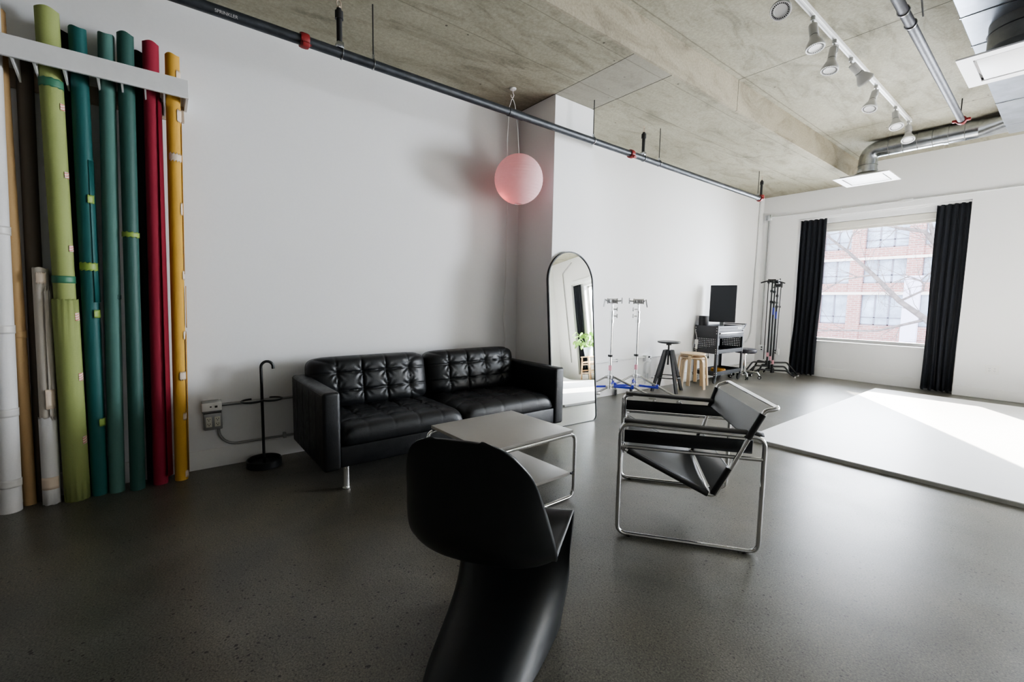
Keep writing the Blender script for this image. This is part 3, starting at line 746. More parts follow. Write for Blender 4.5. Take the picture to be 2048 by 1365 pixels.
for t0, t1, nm in ((.03, .345, 'lumbar_sling'), (.70, .985, 'back_sling')):
    s_ = sling(lerp(nb, ntp, t0), lerp(fbk, ftp, t0), lerp(fbk, ftp, t1), lerp(nb, ntp, t1), .0, nm)
    MB().tube([lerp(nb, ntp, t0), lerp(nb, ntp, t1)], .0150, 12).build('hem', M['strap'], s_)
    MB().tube([lerp(fbk, ftp, t0), lerp(fbk, ftp, t1)], .0150, 12).build('hem', M['strap'], s_)

# ------------------------------------------------------------------ paper lantern
ln = thing('paper_lantern', 'round pink paper lantern hanging by white cord before the pillar', 'lantern', (-3.29, 2.632, 2.31))
P = []; n = 64; RL = .222
for i in range(97):
    a = -PI/2*.90 + PI*.90*i/96; rib = 1+.010*abs(math.sin(i/96*PI*22)) - .006
    P.append([(RL*rib*math.cos(a)*math.cos(2*PI*j/n), RL*rib*math.cos(a)*math.sin(2*PI*j/n), RL*rib*math.sin(a)) for j in range(n+1)])
m = MB().grid(P); bmesh.ops.remove_doubles(m.bm, verts=m.bm.verts, dist=1e-5); m.build('shade', M['lantern'], ln, ang=80)
zb = RL*math.sin(PI/2*.9); rb = RL*math.cos(PI/2*.9)
hp = MB()
for z in (-zb, zb): hp.tube([(rb*math.cos(2*PI*j/24), rb*math.sin(2*PI*j/24), z) for j in range(24)], .002, 6, True)
hp.tube([(-rb, 0, zb), (rb, 0, zb)], .0015, 6).build('hoop', M['cable_white'], ln)
MB().lathe([(0, .05), (.02, .05), (.021, 0), (.012, -.01), (.012, -.02)], 16, T(0, 0, zb-.08)).build('lamp_holder', M['white_plastic'], ln)
bm_ = MB().lathe([(0, -.055), (.018, -.05), (.028, -.03), (.024, -.008), (.012, .008)], 18, T(0, 0, zb-.10)); bm_.build('bulb', M['cable_white'], ln)
cn = thing('ceiling_hook', 'white ceiling disc and hook above the pink lantern', 'ceiling hook', (-3.314, 2.567, ZS))
MB().lathe([(0, 0), (.030, 0), (.030, -.008), (.026, -.012), (0, -.012)], 24).build('disc', M['white_plastic'], cn)
MB().tube(fillet([(0, 0, -.012), (0, 0, -.04), (.0, .012, -.055), (0, .0, -.085), (0, -.02, -.08), (0, -.02, -.06)], .01, 4), .003, 8).build('hook', M['cable_white'], cn)
hk = Vector((-3.314, 2.562, ZS-.083))
cord = [hk+Vector((.0, .06, -.62)) + Vector((.02, .015, .07))]
cp = fillet([(-3.29, 2.632, 2.31+RL-.02), (-3.297, 2.615, 2.75), (-3.31, 2.590, 2.96), hk+Vector((0, .0, .006)), (-3.325, 2.535, 2.93), (-3.34, 2.53, 2.62), (-3.53, 2.70, 2.25), (-3.60, 2.735, 1.9), (-3.635, 2.76, 1.4), (-3.64, 2.745, 1.0), (-3.645, 2.775, .8), (-3.645, 2.74, .6), (-3.645, 2.76, .3)], .12, 8)
solo('lantern_cord', MB().tube(cp, .0032, 8), M['cable_white'], 'thin white cord looping from the ceiling hook down behind the sofa', 'cord')

# ------------------------------------------------------------------ arched floor mirror
mr = thing('floor_mirror', 'tall arched floor mirror in thin black frame leaning on the pillar', 'mirror', (-2.985, 3.152, 0), 0)
mr.rotation_euler = (0, math.radians(-4.75), math.radians(-2.46))
hw, H = .292, 1.683; ol = []
for i in range(7): a = -PI/2-(PI/2)*i/6; ol.append((-hw+.05+.05*math.cos(a), .05+.05*math.sin(a)))
for i in range(33): a = PI-PI*i/32; ol.append((hw*math.cos(a), H-hw+hw*math.sin(a)))
for i in range(7): a = 0-(PI/2)*i/6; ol.append((hw-.05+.05*math.cos(a), .05+.05*math.sin(a)))
MB().ngon([(0.004, y, z) for y, z in ol]).build('mirror_glass', M['mirror'], mr, smooth=False)
MB().prism([(y, z) for y, z in ol], .016, Matrix(((0, 0, 1, -.0165), (1, 0, 0, 0), (0, 1, 0, 0), (0, 0, 0, 1)))).build('backing', M['black_metal'], mr)
fr = MB(); k = len(ol); b2 = bmesh.new(); rings = []
cxy = (0, H/2)
for i, (y, z) in enumerate(ol):
    a, c_ = Vector(ol[i-1]), Vector(ol[(i+1) % k]); tn = (c_-a).normalized(); nr = Vector((-tn.y, tn.x))
    if nr.dot(Vector((y, z))-Vector((0, H/2))) < 0: nr = -nr
    rings.append([b2.verts.new((x_, y+nr.x*d_, z+nr.y*d_)) for x_, d_ in ((-.018, -.002), (-.018, .006), (.012, .006), (.012, -.004), (.003, -.004))])
for i in range(k):
    A, B = rings[i], rings[(i+1) % k]
    for j in range(5): b2.faces.new((A[j], A[(j+1) % 5], B[(j+1) % 5], B[j]))
bmesh.ops.recalc_face_normals(b2, faces=b2.faces[:]); fr._merge(b2); fr.build('frame', M['black_metal'], mr)

# ------------------------------------------------------------------ sprinkler pipes
PZ, PX = 2.728, -3.0
sp = thing('sprinkler_pipe', 'dark steel sprinkler pipe running along the left wall under the ceiling', 'pipe', (PX, 2, PZ))
MB().cyl((0, YB-2, 0), (0, 4.86, 0), .030, 20).build('pipe', M['pipe'], sp)
MB().cyl((0, .28, 0), (0, .43, 0), .034, 20).build('sleeve', M['pipe'], sp)
tx = bpy.data.curves.new('stencil', 'FONT'); tx.body = 'SPRINKLER'; tx.size = .022; tx.extrude = .0003; tx.align_y = 'CENTER'
to = bpy.data.objects.new('stencil', tx); COL.objects.link(to)
tm = bpy.data.meshes.new_from_object(to.evaluated_get(bpy.context.evaluated_depsgraph_get())); bpy.data.objects.remove(to)
lo = bpy.data.objects.new('stencil_lettering', tm); COL.objects.link(lo); lo.parent = sp; tm.materials.clear(); tm.materials.append(M['lamp_grey'])
a_ = math.radians(28)
lo.matrix_local = Matrix(((0, math.sin(a_), math.cos(a_), .0345*math.cos(a_)), (1, 0, 0, .287-2), (0, math.cos(a_), -math.sin(a_), -.0345*math.sin(a_)), (0, 0, 0, 1)))
lo['label'] = 'faint grey stencilled lettering'
def coupling(mat):
    m = MB().lathe([(.030, -.024), (.040, -.024), (.043, -.012), (.043, .012), (.040, .024), (.030, .024)], 20, RX(PI/2))
    for s in (1, -1):
        m.box(s*.055-.016, s*.055+.016, -.02, .02, -.012, .012, .004)
        m.cyl((s*.056, -.03, 0), (s*.056, .03, 0), .006, 8)
    return m
for y in (.737, 3.878):
    o = coupling(0).build('coupling', M['red_paint'], sp); o.location = (0, y-2, 0); o.rotation_euler = (0, .7, 0); plabel(o, 'red bolted pipe coupling')
el = MB().lathe([(.030, -.02), (.044, -.02), (.044, .02), (.030, .02)], 20, T(0, 4.86, 0) @ RX(PI/2)).lathe([(.030, -.02), (.044, -.02), (.044, .02), (.030, .02)], 20, T(.0, 4.90, .03))
el.tube(fillet([(0, 4.86, 0), (0, 4.90, 0), (0, 4.90, .04)], .03, 6), .038, 16).box(-.06, .06, 4.85, 4.87, -.012, .012, .004)
plabel(el.build('elbow', M['red_paint'], sp), 'red grooved pipe elbow')
def sprinkler(y, bracket=True):
    m = MB().cyl((0, y-2, .03), (0, y-2, .20), .017, 14).cyl((0, y-2, .20), (0, y-2, .245), .025, 14).cyl((0, y-2, .245), (0, y-2, .262), .015, 12)
    o = m.build('sprinkler_riser', M['black_iron'], sp)
    h = MB().cyl((0, y-2, .262), (0, y-2, .275), .009, 10).tube(fillet([(0, y-2-.012, .27), (0, y-2-.014, .30), (0, y-2, .318), (0, y-2+.014, .30), (0, y-2+.012, .27)], .012, 4), .003, 6).cyl((0, y-2, .318), (0, y-2, .322), .013, 12)
    h.build('sprinkler_head', M['rack_wood'], o); plabel(h, 'x') if False else None
    if bracket:
        MB().box(-.028, .028, y-2-.02, y-2+.02, .022, .06, .005).tube([(.034*math.cos(a), y-2+.012, .034*math.sin(a)) for a in [2*PI*i/24 for i in range(24)]], .0035, 6, True).build('clamp', M['galv'], o)
sprinkler(.945); sprinkler(4.081); sprinkler(6.90, False)
for y in (1.16, 3.30, 4.372, 6.80):
    m = MB().cyl((0, y-2, .045), (0, y-2, ZS-PZ), .0045, 8)
    o = m.build('hanger_rod', M['black_iron'], sp)
    MB().tube([(.033*math.cos(a), y-2, .033*math.sin(a)+.002) for a in [2*PI*i/24 for i in range(24)]], .004, 6, True).box(-.008, .008, y-2-.006, y-2+.006, .03, .06).build('hanger_ring', M['galv'], o)
p2 = thing('sprinkler_pipe', 'bare steel pipe hung from the ceiling between the spotlights and the duct', 'pipe', (-.905, 4, 3.19))
p2.rotation_euler = (0, 0, math.radians(1.0))
MB().cyl((0, -6, 0), (0, 2.78, 0), .030, 20).build('pipe', M['pipe2'], p2)
for y in (.02, .24): MB().tube([(.034*math.cos(a), y, .034*math.sin(a)) for a in [2*PI*i/24 for i in range(24)]], .005, 6, True).build('hanger_ring', M['satin_steel'], p2)
MB().cyl((0, .02, .035), (0, .02, .20), .005, 8).build('hanger_rod', M['black_iron'], p2)
MB().cyl((0, 2.70, .035), (0, 2.70, .20), .005, 8).box(-.008, .008, 2.69, 2.71, .03, .06).build('hanger_rod', M['black_iron'], p2)
o = coupling(0).xf(T(0, 2.78, 0)).build('coupling', M['red_paint'], p2); plabel(o, 'red bolted pipe coupling')
MB().cyl((0, 2.78, 0), (0, 2.83, 0), .036, 16).build('end_cap', M['red_paint'], p2)
solo('ceiling_cable', MB().tube(fillet([(-.85, 3.9, 3.385), (-.84, 4.05, 3.30), (-.85, 4.2, 3.30), (-.86, 4.32, 3.25)], .08, 6), .005, 8), M['black_iron'], 'short black cable drooping beside the bare steel pipe', 'cable')

# ------------------------------------------------------------------ track and spotlights
tr = thing('light_track', 'white ceiling track carrying the row of spotlights', 'light track', (-1.418, 4.5, ZC))
MB().box(-.018, .018, -5, 2.49, -.034, 0, .003, 1).build('track_rail', M['white_metal'], tr)
MB().box(-.005, .005, -5, 2.47, -.0345, -.0335).build('track_slot', M['lamp_grey'], tr)
def spot_proto():
    r = thing('spotlight', 'x', 'spotlight', (0, 0, 0), group='spotlights on the ceiling track')
    return r
heads = [((-1.418, 3.42), (.13, -.55, -.82), .27), ((-1.418, 3.93), (.175, -.10, -.97), .27), ((-1.418, 4.40), (-.035, -.20, -.98), .26), ((-1.418, 4.82), (.42, .62, -.66), .27),
         ((-1.418, 5.59), (-.09, -.37, -.92), .26), ((-1.418, 6.33), (.178, -.33, -.93), .26), ((-1.418, 6.92), (.118, -.355, -.927), .26)]
hl = ['white spotlight nearest the camera, cut by the top of the photo', 'white spotlight second along the track, slotted face tipped to the camera', 'white spotlight third along the track, hanging straight down',
      'white spotlight fourth along the track, turned sideways toward the window', 'white spotlight fifth along the track, shade tilted to the left', 'white spotlight sixth along the track, just before the last',
      'white spotlight last on the track, in front of the round duct']
face = MB()
face.lathe([(.058, 0), (.060, .004), (.054, .0045), (.0525, .001), (.040, .0005), (.038, -.004), (.012, -.006), (0, -.006)], 36)
fo = None
meshes = {}
for (mx_, my_), d, L in heads:
    i = heads.index(((mx_, my_), d, L)); d = Vector(d).normalized()
    r = thing('spotlight', hl[i], 'spotlight', (mx_, my_, ZC-.034), 0, 'spotlights on the ceiling track')
    A = aim(d)
    MB().cyl((0, 0, 0), (0, 0, -.028), .016, 14).cyl((0, 0, -.028), (0, 0, -.045), .007, 10).build('mount', M['lamp_grey'], r)
    st = Vector((0, 0, -.045)); base = st+d*.02
    mk = A.copy(); mk.translation = base
    # bracket wire, socket sleeve, lamp cone, slotted face
    MB().tube(fillet([(.0, .0, -.03), (.035, 0, -.005), (.040, 0, .05), (.03, 0, .055)], .015, 4), .003, 6).xf(mk).build('bracket', M['lamp_grey'], r)
    MB().lathe([(0, -.005), (.026, -.005), (.030, 0), (.030, .082), (.027, .088)], 24).xf(mk).build('socket_sleeve', M['lamp_grey'], r)
    plabel(MB().lathe([(.0275, .082), (.0285, .084), (.0285, .091), (.0275, .093)], 24).xf(mk).build('gap_ring', M['black_metal'], r), 'dark ring between sleeve and lamp')
    s = (L-.02)/.24
    MB().lathe([(.028, .088), (.0315, .092), (.0325, .112), (.040, .125), (.0625, .172), (.064, .185), (.062, .19)], 32).xf(mk).build('lamp', M['lamp_grey'], r)
    f_ = MB().lathe([(.062, .19), (.058, .1905), (.056, .188), (.040, .187), (.037, .183), (0, .182)], 36).xf(mk).build('lamp_face', M['lamp_face'], r)
    sl = MB()
    for q in range(28):
        a = 2*PI*q/28; sl.box(.043, .0535, -.0026, .0026, .1872, .1892, mat=RZ(a))
    sl.xf(mk).build('vent_slots', M['slot'], f_)

# ------------------------------------------------------------------ ducts and diffusers
def diffuser(name_r, w_, zface):
    """square lay-in diffuser, face down at local z=0"""
    h = w_/2; m = MB()
    e = .075; m.box(-h, h, -h, -h+e, 0, .010).box(-h, h, h-e, h, 0, .010).box(-h, -h+e, -h+e, h-e, 0, .010).box(h-e, h, -h+e, h-e, 0, .010).box(-h+.06, h-.06, -h+.06, h-.06, .03, .034)
    return m
def diff_parts(t, w_, zface, rneck):
    h = w_/2; org = Vector((0, 0, zface))
    diffuser('', w_, 0).xf(T(*org)).build('diffuser_frame', M['vent_white'], t)
    MB().box(-h+.09, h-.09, -h+.09, h-.09, .002, .012, .004).xf(T(*org)).build('diffuser_plate', M['vent_white'], t)
    P = []; n = 40   # hood: square to round
    for i in range(9):
        f = i/8; row = []
        for j in range(n+1):
            a = 2*PI*j/n+PI/4; c_, s_ = math.cos(a), math.sin(a); q = 1/max(abs(c_), abs(s_))
            sq = (h-.012)*q; ci = rneck; g = f**.45
            rr = sq*(1-g)+ci*g; row.append((rr*c_, rr*s_, .012+.085*f))
        P.append(row)
    MB().grid(P).xf(T(*org)).build('hood', M['galv_dark'], t, ang=50)
RDZ, RDY = 3.275, 7.54
d1 = thing('round_duct', 'round spiral steel duct with elbow and square white diffuser by the far wall', 'duct', (-1.93, RDY, 2.90))
rz = RDZ-2.90
MB().tube(fillet([(0, 0, .10), (0, 0, rz), (1.03, 0, rz)], .17, 5), .105, 32, caps=False).build('duct_tube', M['galv'], d1, ang=25)
for x in (.22, .36, .50, .64, .78, .92): MB().tube([(x, .1065*math.cos(2*PI*i/32), rz+.1065*math.sin(2*PI*i/32)) for i in range(32)], .003, 6, True).build('seam', M['galv_dark'], d1)
MB().tube([(.1065*math.cos(2*PI*i/32), .1065*math.sin(2*PI*i/32), .18) for i in range(32)], .003, 6, True).build('seam', M['galv_dark'], d1)
MB().tube([(.74, 0, rz), (.78, 0, rz)], .112, 32).build('collar', M['galv'], d1)
P = []
for i in range(7):
    f = i/6; row = []
    for j in range(33):
        a = 2*PI*j/32; c_, s_ = math.cos(a), math.sin(a); g = f
        row.append((1.03+.225*f, (.105*(1-g)+.20*g)*c_, rz+.105*s_*(1-.15*g)))
    P.append(row)
MB().grid(P).build('reducer', M['galv'], d1, ang=50)
diff_parts(d1, .60, 0, .105)
MB().lathe([(.105, .08), (.105, .12), (.112, .12), (.112, .08)], 32).build('neck', M['galv'], d1)
d2 = thing('rectangular_duct', 'wide foil-wrapped rectangular duct at the upper right corner', 'duct', (-.25, 5, 3.17))
MB().box(-.425, .425, -6, 2.25, 0, .215, .004, 1).build('duct_body', M['duct_foil'], d2)
for y in (-1.1, -.62, -.10, 1.42): MB().box(-.428, .428, y-.006, y+.006, -.004, .2).build('seam', M['galv'], d2)
MB().box(-.43, .43, -1.32, -1.27, -.012, .21, .003).build('flange', M['black_iron'], d2)
MB().box(-.42, .42, 2.25, 2.62, .0, .20, .004, 1).build('duct_end', M['duct_foil'], d2)
MB().box(-.40, -.25, 2.45, 2.455, .02, .06).build('label_plate', M['white_plastic'], d2)
d3 = thing('drop_diffuser', 'square white diffuser with dark round drop under the rectangular duct', 'air diffuser', (-.38, 4.70, 2.90))
MB().lathe([(.19, .08), (.19, .27)], 36).build('drop_tube', M['galv_dark'], d3)
MB().tube([(.193*math.cos(2*PI*i/36), .193*math.sin(2*PI*i/36), .20) for i in range(36)], .004, 6, True).build('band', M['black_iron'], d3)
diff_parts(d3, .60, 0, .19)

# ------------------------------------------------------------------ curtains
def curtain(name, label, x0, x1, y, z0, z1, folds, seed, flare=0., shift=0.):
    rnd = random.Random(seed); nx, nz = folds*10, 36; P = []; W_ = x1-x0
    ph = [rnd.uniform(-.6, .6) for _ in range(folds+1)]
    am = [rnd.uniform(.6, 1.2) for _ in range(folds+1)]
    cx = (x0+x1)/2
    for i in range(nz+1):
        f = i/nz; z = z0+(z1-z0)*f; row = []
        for j in range(nx+1):
            u = j/nx; k = u*folds; q = int(min(folds-1, k)); ampl = (am[q]*(1-(k-q))+am[q+1]*(k-q))
            dep = .036*ampl*math.sin(2*PI*k+ph[q]*(1-f)) * (1.0-.35*f)
            wx = W_*(1+flare*max(0, 1-f*2.2)**2)
            xx = cx+shift*max(0, 1-f*2.0)+(u-.5)*wx+.012*math.sin(4*PI*k+1.0)*(1-f*.5)+.012*math.sin(f*5+q)*(1-f)
            zz = z + (.012*math.cos(2*PI*k) if i == 0 else 0) + (.006*math.cos(2*PI*k) if i == nz else 0)
            row.append((xx, y+dep, zz))
        P.append(row)
    m = MB().grid(P); o = solo(name, m, M['curtain'], label, 'curtain', ang=80)
    sd = o.modifiers.new('thick', 'SOLIDIFY'); sd.thickness = .004
    return o
curtain('curtain', 'black floor-length curtain at the left side of the window', -3.075, -2.70, 8.655, .02, 2.63, 5, 1, .10, -.03)
curtain('curtain', 'black floor-length curtain at the right side of the window', -1.375, -1.035, 8.655, .02, 2.63, 5, 2)
curtain('curtain', 'black curtain of the hidden second window, seen in the mirror', 2.80, 3.09, 8.66, .02, 2.63, 4, 3)
for x0, x1, lab in ((W1['n0'], W1['n1'], 'slim white curtain rail over the visible window'), (W2['n0'], W2['n1'], 'slim white curtain rail over the hidden second window')):
    solo('curtain_rail', MB().box(x0+.01, x1-.01, 8.645, 8.665, 2.634, 2.652, .002, 1), M['white_metal'], lab, 'curtain rail')

# ------------------------------------------------------------------ chrome rolling stands
def rolling_stand(label, loc, legs, turn, rz=0.):
    r = thing('light_stand', label, 'light stand', loc, rz, 'chrome rolling light stands')
    MB().cyl((0, 0, .18), (0, 0, .98), .0175, 16).build('column', M['chrome'], r)
    MB().cyl((0, 0, .97), (0, 0, 1.17), .0125, 14).cyl((0, 0, .96), (0, 0, 1.0), .024, 14).cyl((0, 0, 1.075), (0, 0, 1.10), .022, 14).cyl((0, 0, 1.0), (0, 0, 1.075), .019, 14).build('riser', M['chrome'], r)
    for z in (1.04, 1.12):
        MB().cyl((.012, 0, z), (.062, 0, z), .008, 10).box(.055, .068, -.014, .014, z-.024, z+.024, .005).xf(RZ(turn+.4)).build('knob', M['satin_steel'], r)
    MB().cyl((0, 0, .56), (0, 0, .585), .025, 14).box(-.03, .0, -.012, .012, .562, .583).build('collar', M['black_metal'], r)
    plabel(MB().cyl((0, 0, .40), (0, 0, .46), .019, 16).build('tape', M['pinktape'], r), 'pink tape band')
    hd = MB(); q = 1.215
    hd.cyl((-.045, 0, q), (.045, 0, q), .030, 18).cyl((-.060, 0, q), (-.047, 0, q), .034, 18).cyl((.047, 0, q), (.062, 0, q), .034, 18).cyl((.06, 0, q), (.105, 0, q+.005), .009, 10)
    hd.box(.10, .115, -.014, .014, q-.03, q+.04, .005).cyl((0, 0, q-.04), (0, 0, q-.01), .016, 12).tube([(-.06, 0, q), (-.085, .01, q+.02), (-.10, .02, q-.07)], .010, 8).box(-.025, .025, -.05, .05, q-.018, q+.018, .005)
    hd.xf(RZ(turn)).build('grip_head', M['satin_steel'], r)
    hb = MB().cyl((0, 0, .30), (0, 0, .345), .032, 14); h2 = MB().cyl((0, 0, .19), (0, 0, .225), .030, 14)
    for a in legs:
        hb.box(.02, .055, -.014, .014, .305, .34, .003, mat=RZ(a)); h2.box(.02, .05, -.012, .012, .192, .223, .003, mat=RZ(a))
    hb.build('hub', M['satin_steel'], r); h2.build('hub', M['satin_steel'], r)
    for a in legs:
        c_, s_ = math.cos(a), math.sin(a)
        lg = MB().tube([(c_*.05, s_*.05, .322), (c_*.50, s_*.50, .125)], .0125, 12).box(.45, .53, -.012, .012, .10, .135, .003, mat=RZ(a)).build('leg', M['chrome'], r)
        plabel(MB().box(.045, .275, -.010, .010, .198, .222, .002, mat=RZ(a)).box(.25, .28, -.013, .013, .198, .245, .003, mat=RZ(a)).build('brace', M['blue'], r), 'blue flat leg brace')
        cs = MB().cyl((c_*.515, s_*.515, .06), (c_*.515, s_*.515, .11), .008, 8)
        cs.box(.495, .535, -.020, -.014, .035, .085, mat=RZ(a)).box(.495, .535, .014, .020, .035, .085, mat=RZ(a)).build('caster_fork', M['satin_steel'], lg)
        MB().lathe([(0, -.013), (.028, -.013), (.038, -.009), (.040, 0), (.038, .009), (.028, .013), (0, .013)], 24, T(c_*.525, s_*.525, .040) @ RZ(a) @ RX(PI/2)).build('caster', M['grey_rubber'], lg)
    return r
rolling_stand('chrome rolling stand with blue braces, right beside the mirror', (-3.367, 4.12, 0), [math.radians(v) for v in (31, 120, 240)], math.radians(35))
rolling_stand('chrome rolling stand with blue braces, nearer the black stool', (-3.245, 4.45, 0), [math.radians(v) for v in (16, 132, 243)], math.radians(215))

# ------------------------------------------------------------------ black screw stool
bs = thing('bar_stool', 'black screw-seat stool with four splayed legs', 'stool', (-3.455, 5.415, 0), math.radians(20))
bs.location.x = -3.43
MB().lathe([(0, .655), (.12, .655), (.145, .662), (.152, .672), (.150, .682), (.13, .680), (0, .668)], 40).build('seat', M['stool_black'], bs)
MB().cyl((0, 0, .36), (0, 0, .655), .013, 14).cyl((0, 0, .63), (0, 0, .655), .035, 16).build('screw', M['black_iron'], bs)
for k in range(4):
    a = PI/4+PI/2*k; c_, s_ = math.cos(a), math.sin(a)
    d = Vector((c_*.225, s_*.225, 0)); tp = Vector((c_*.055, s_*.055, .565)); tn = Vector((-s_, c_, 0))
    m = MB(); b2 = bmesh.new(); vs = []
    for p, hw_ in ((d, .018), (tp, .020)):
        rd = Vector((c_, s_, 0))
        vs.append([b2.verts.new(p+rd*x*hw_*.9+tn*y*hw_) for x, y in ((-1, -1), (1, -1), (1, 1), (-1, 1))])
    b2.faces.new(vs[0][::-1]); b2.faces.new(vs[1])
    for j in range(4): b2.faces.new((vs[0][j], vs[0][(j+1) % 4], vs[1][(j+1) % 4], vs[1][j]))
    m._merge(b2); m.build('leg', M['stool_black'], bs, smooth=False)
MB().box(-.055, .055, -.018, .018, .50, .55).box(-.018, .018, -.055, .055, .50, .55).build('cross_block', M['stool_black'], bs)
MB().tube([(.165*math.cos(2*PI*i/40), .165*math.sin(2*PI*i/40), .195) for i in range(40)], .007, 8, True).build('foot_ring', M['black_iron'], bs)

# ------------------------------------------------------------------ birch stools (two, stacked)
def birch_stool(label, loc, rz):
    r = thing('bentwood_stool', label, 'stool', loc, rz)
    MB().lathe([(0, .426), (.168, .426), (.174, .430), (.175, .440), (.171, .446), (0, .446)], 48).build('seat', M['birch'], r)
    for k in range(4):
        a = PI/2*k+PI/4
        ln_ = fillet([(.06, 0, .416), (.178, 0, .416), (.212, 0, 0)], .07, 8); m = MB(); b2 = bmesh.new(); rg_ = []
        for i, p in enumerate(ln_):
            q0 = ln_[max(0, i-1)]; q1 = ln_[min(len(ln_)-1, i+1)]; tt = (q1-q0).normalized(); nn = Vector((-tt.z, 0, tt.x))
            rg_.append([b2.verts.new(p+nn*e*.010+Vector((0, f*.022, 0))) for e, f in ((-1, -1), (1, -1), (1, 1), (-1, 1))])
        for A, B in zip(rg_, rg_[1:]):
            for j in range(4): b2.faces.new((A[j], A[(j+1) % 4], B[(j+1) % 4], B[j]))
        b2.faces.new(rg_[0][::-1]); b2.faces.new(rg_[-1]); bmesh.ops.recalc_face_normals(b2, faces=b2.faces[:])
        m._merge(b2, RZ(a)); m.build('leg', M['birch'], r)
    return r
birch_stool('lower of two stacked birch stools beside the black stool', (-3.375, 5.945, 0), math.radians(35))
birch_stool('upper of two stacked birch stools, its round seat on top', (-3.375, 5.945, .052), math.radians(62))

# ------------------------------------------------------------------ tool cart
CX0, CX1, CY0, CY1 = -3.65, -3.29, 6.455, 7.27
ct = thing('tool_cart', 'charcoal rolling tool cart with perforated side panels', 'tool cart', ((CX0+CX1)/2, (CY0+CY1)/2, 0))
hx, hy = (CX1-CX0)/2, (CY1-CY0)/2
for sx in (-1, 1):
    for sy in (-1, 1):
        m = MB().box(sx*hx-.016*(sx > 0)*2, sx*hx+.016*(sx < 0)*2, sy*hy-.003, sy*hy+.003, .10, .875).box(sx*hx-.003, sx*hx+.003, sy*hy-.032*(sy > 0), sy*hy+.032*(sy < 0), .10, .875)
        p_ = m.build('post', M['cart'], ct)
        bl = MB()
        for z in (.135, .165, .46, .49, .52, .76, .80, .84):
            bl.cyl((sx*hx+.003*sx, sy*(hy-.016), z), (sx*hx+.006*sx, sy*(hy-.016), z), .006, 8).cyl((sx*(hx-.016), sy*hy+.003*sy, z), (sx*(hx-.016), sy*hy+.006*sy, z), .006, 8)
        bl.build('bolt', M['white_metal'], p_)
        cs = MB().box(sx*(hx-.03)-.02, sx*(hx-.03)+.02, sy*(hy-.03)-.022, sy*(hy-.03)+.022, .085, .10).box(sx*(hx-.03)-.018, sx*(hx-.03)-.014, sy*(hy-.03)-.02, sy*(hy-.03)+.02, .04, .09).box(sx*(hx-.03)+.014, sx*(hx-.03)+.018, sy*(hy-.03)-.02, sy*(hy-.03)+.02, .04, .09)
        cs.build('caster_fork', M['cart_dark'], p_)
        MB().lathe([(0, -.012), (.03, -.012), (.043, -.008), (.045, 0), (.043, .008), (.03, .012), (0, .012)], 24, T(sx*(hx-.03), sy*(hy-.03), .045) @ RY(PI/2)).build('caster', M['rubber'], p_)
def tray(z0, z1, floor_z):
    return MB().box(-hx, hx, -hy, -hy+.004, z0, z1).box(-hx, hx, hy-.004, hy, z0, z1).box(-hx, -hx+.004, -hy, hy, z0, z1).box(hx-.004, hx, -hy, hy, z0, z1).box(-hx, hx, -hy, hy, floor_z, floor_z+.004)
tray(.79, .87, .83).build('top_tray', M['cart'], ct)
tray(.455, .515, .46).build('middle_tray', M['cart'], ct)
tray(.125, .185, .13).build('bottom_tray', M['cart_dark'], ct)
MB().box(-hx+.01, hx-.002, -hy+.03, hy-.03, .685, .785, .003).build('drawer_box', M['cart_dark'], ct)
dr = MB().box(hx-.002, hx+.006, -hy+.034, hy-.034, .69, .775, .002).build('drawer', M['cart'], ct)
MB().box(hx+.006, hx+.022, -hy+.05, hy-.034, .752, .770, .003).build('drawer_handle', M['satin_steel'], dr)
MB().cyl((hx+.006, 0, .715), (hx+.010, 0, .715), .008, 12).build('lock', M['chrome'], dr)
MB().box(-hx+.03, hx-.03, -hy-.001, -hy+.001, .515, .79).build('perforated_panel', M['peg'], ct)
MB().box(-hx+.03, hx-.03, hy-.001, hy+.001, .515, .79).build('perforated_panel', M['peg'], ct)
hn = MB().tube(fillet([(-hx, hy, .83), (-hx, hy+.075, .885), (hx, hy+.075, .885), (hx, hy, .83)], .02, 4), .009, 10)
hn.prism([(hy, .79), (hy, .865), (hy+.085, .90), (hy+.085, .878)], .004, Matrix(((0, 0, 1, hx-.004), (1, 0, 0, 0), (0, 1, 0, 0), (0, 0, 0, 1)))).build('handle', M['cart'], ct)
tx = bpy.data.curves.new('lettering', 'FONT'); tx.body = 'HUSKY'; tx.size = .05; tx.shear = .25; tx.extrude = .0008; tx.align_x = 'RIGHT'
to = bpy.data.objects.new('lettering', tx); COL.objects.link(to)
dg = bpy.context.evaluated_depsgraph_get(); tm = bpy.data.meshes.new_from_object(to.evaluated_get(dg)); bpy.data.objects.remove(to)
lo = bpy.data.objects.new('lettering', tm); COL.objects.link(lo); lo.parent = ct; tm.materials.clear(); tm.materials.append(M['white_metal'])
lo.matrix_local = T(hx+.0012, hy-.05, .812) @ RZ(PI/2) @ RX(PI/2); lo['label'] = 'small white maker lettering'
cc = ct.location
mn = thing('monitor', 'black portrait monitor standing on the tool cart', 'monitor', (-3.425, 6.82, .834), math.radians(24))
MB().box(-.185, .185, .0, .022, .085, .655, .006).build('screen_case', M['black_metal'], mn)
MB().box(-.176, .176, -.002, .0, .098, .645).build('screen', M['screen'], mn)
MB().box(-.03, .03, .02, .05, .01, .32, .006).build('stand_neck', M['satin_steel'], mn)
MB().box(-.115, .115, -.06, .13, 0, .010, .004).build('stand_base', M['satin_steel'], mn)
sk = thing('black_canister', 'black cylinder beside the monitor on the tool cart', 'canister', (-3.565, 6.54, .834))
MB().lathe([(0, 0), (.068, 0), (.071, .004), (.071, .176), (.067, .18), (.06, .177), (0, .172)], 32).build('body', M['black_metal'], sk)
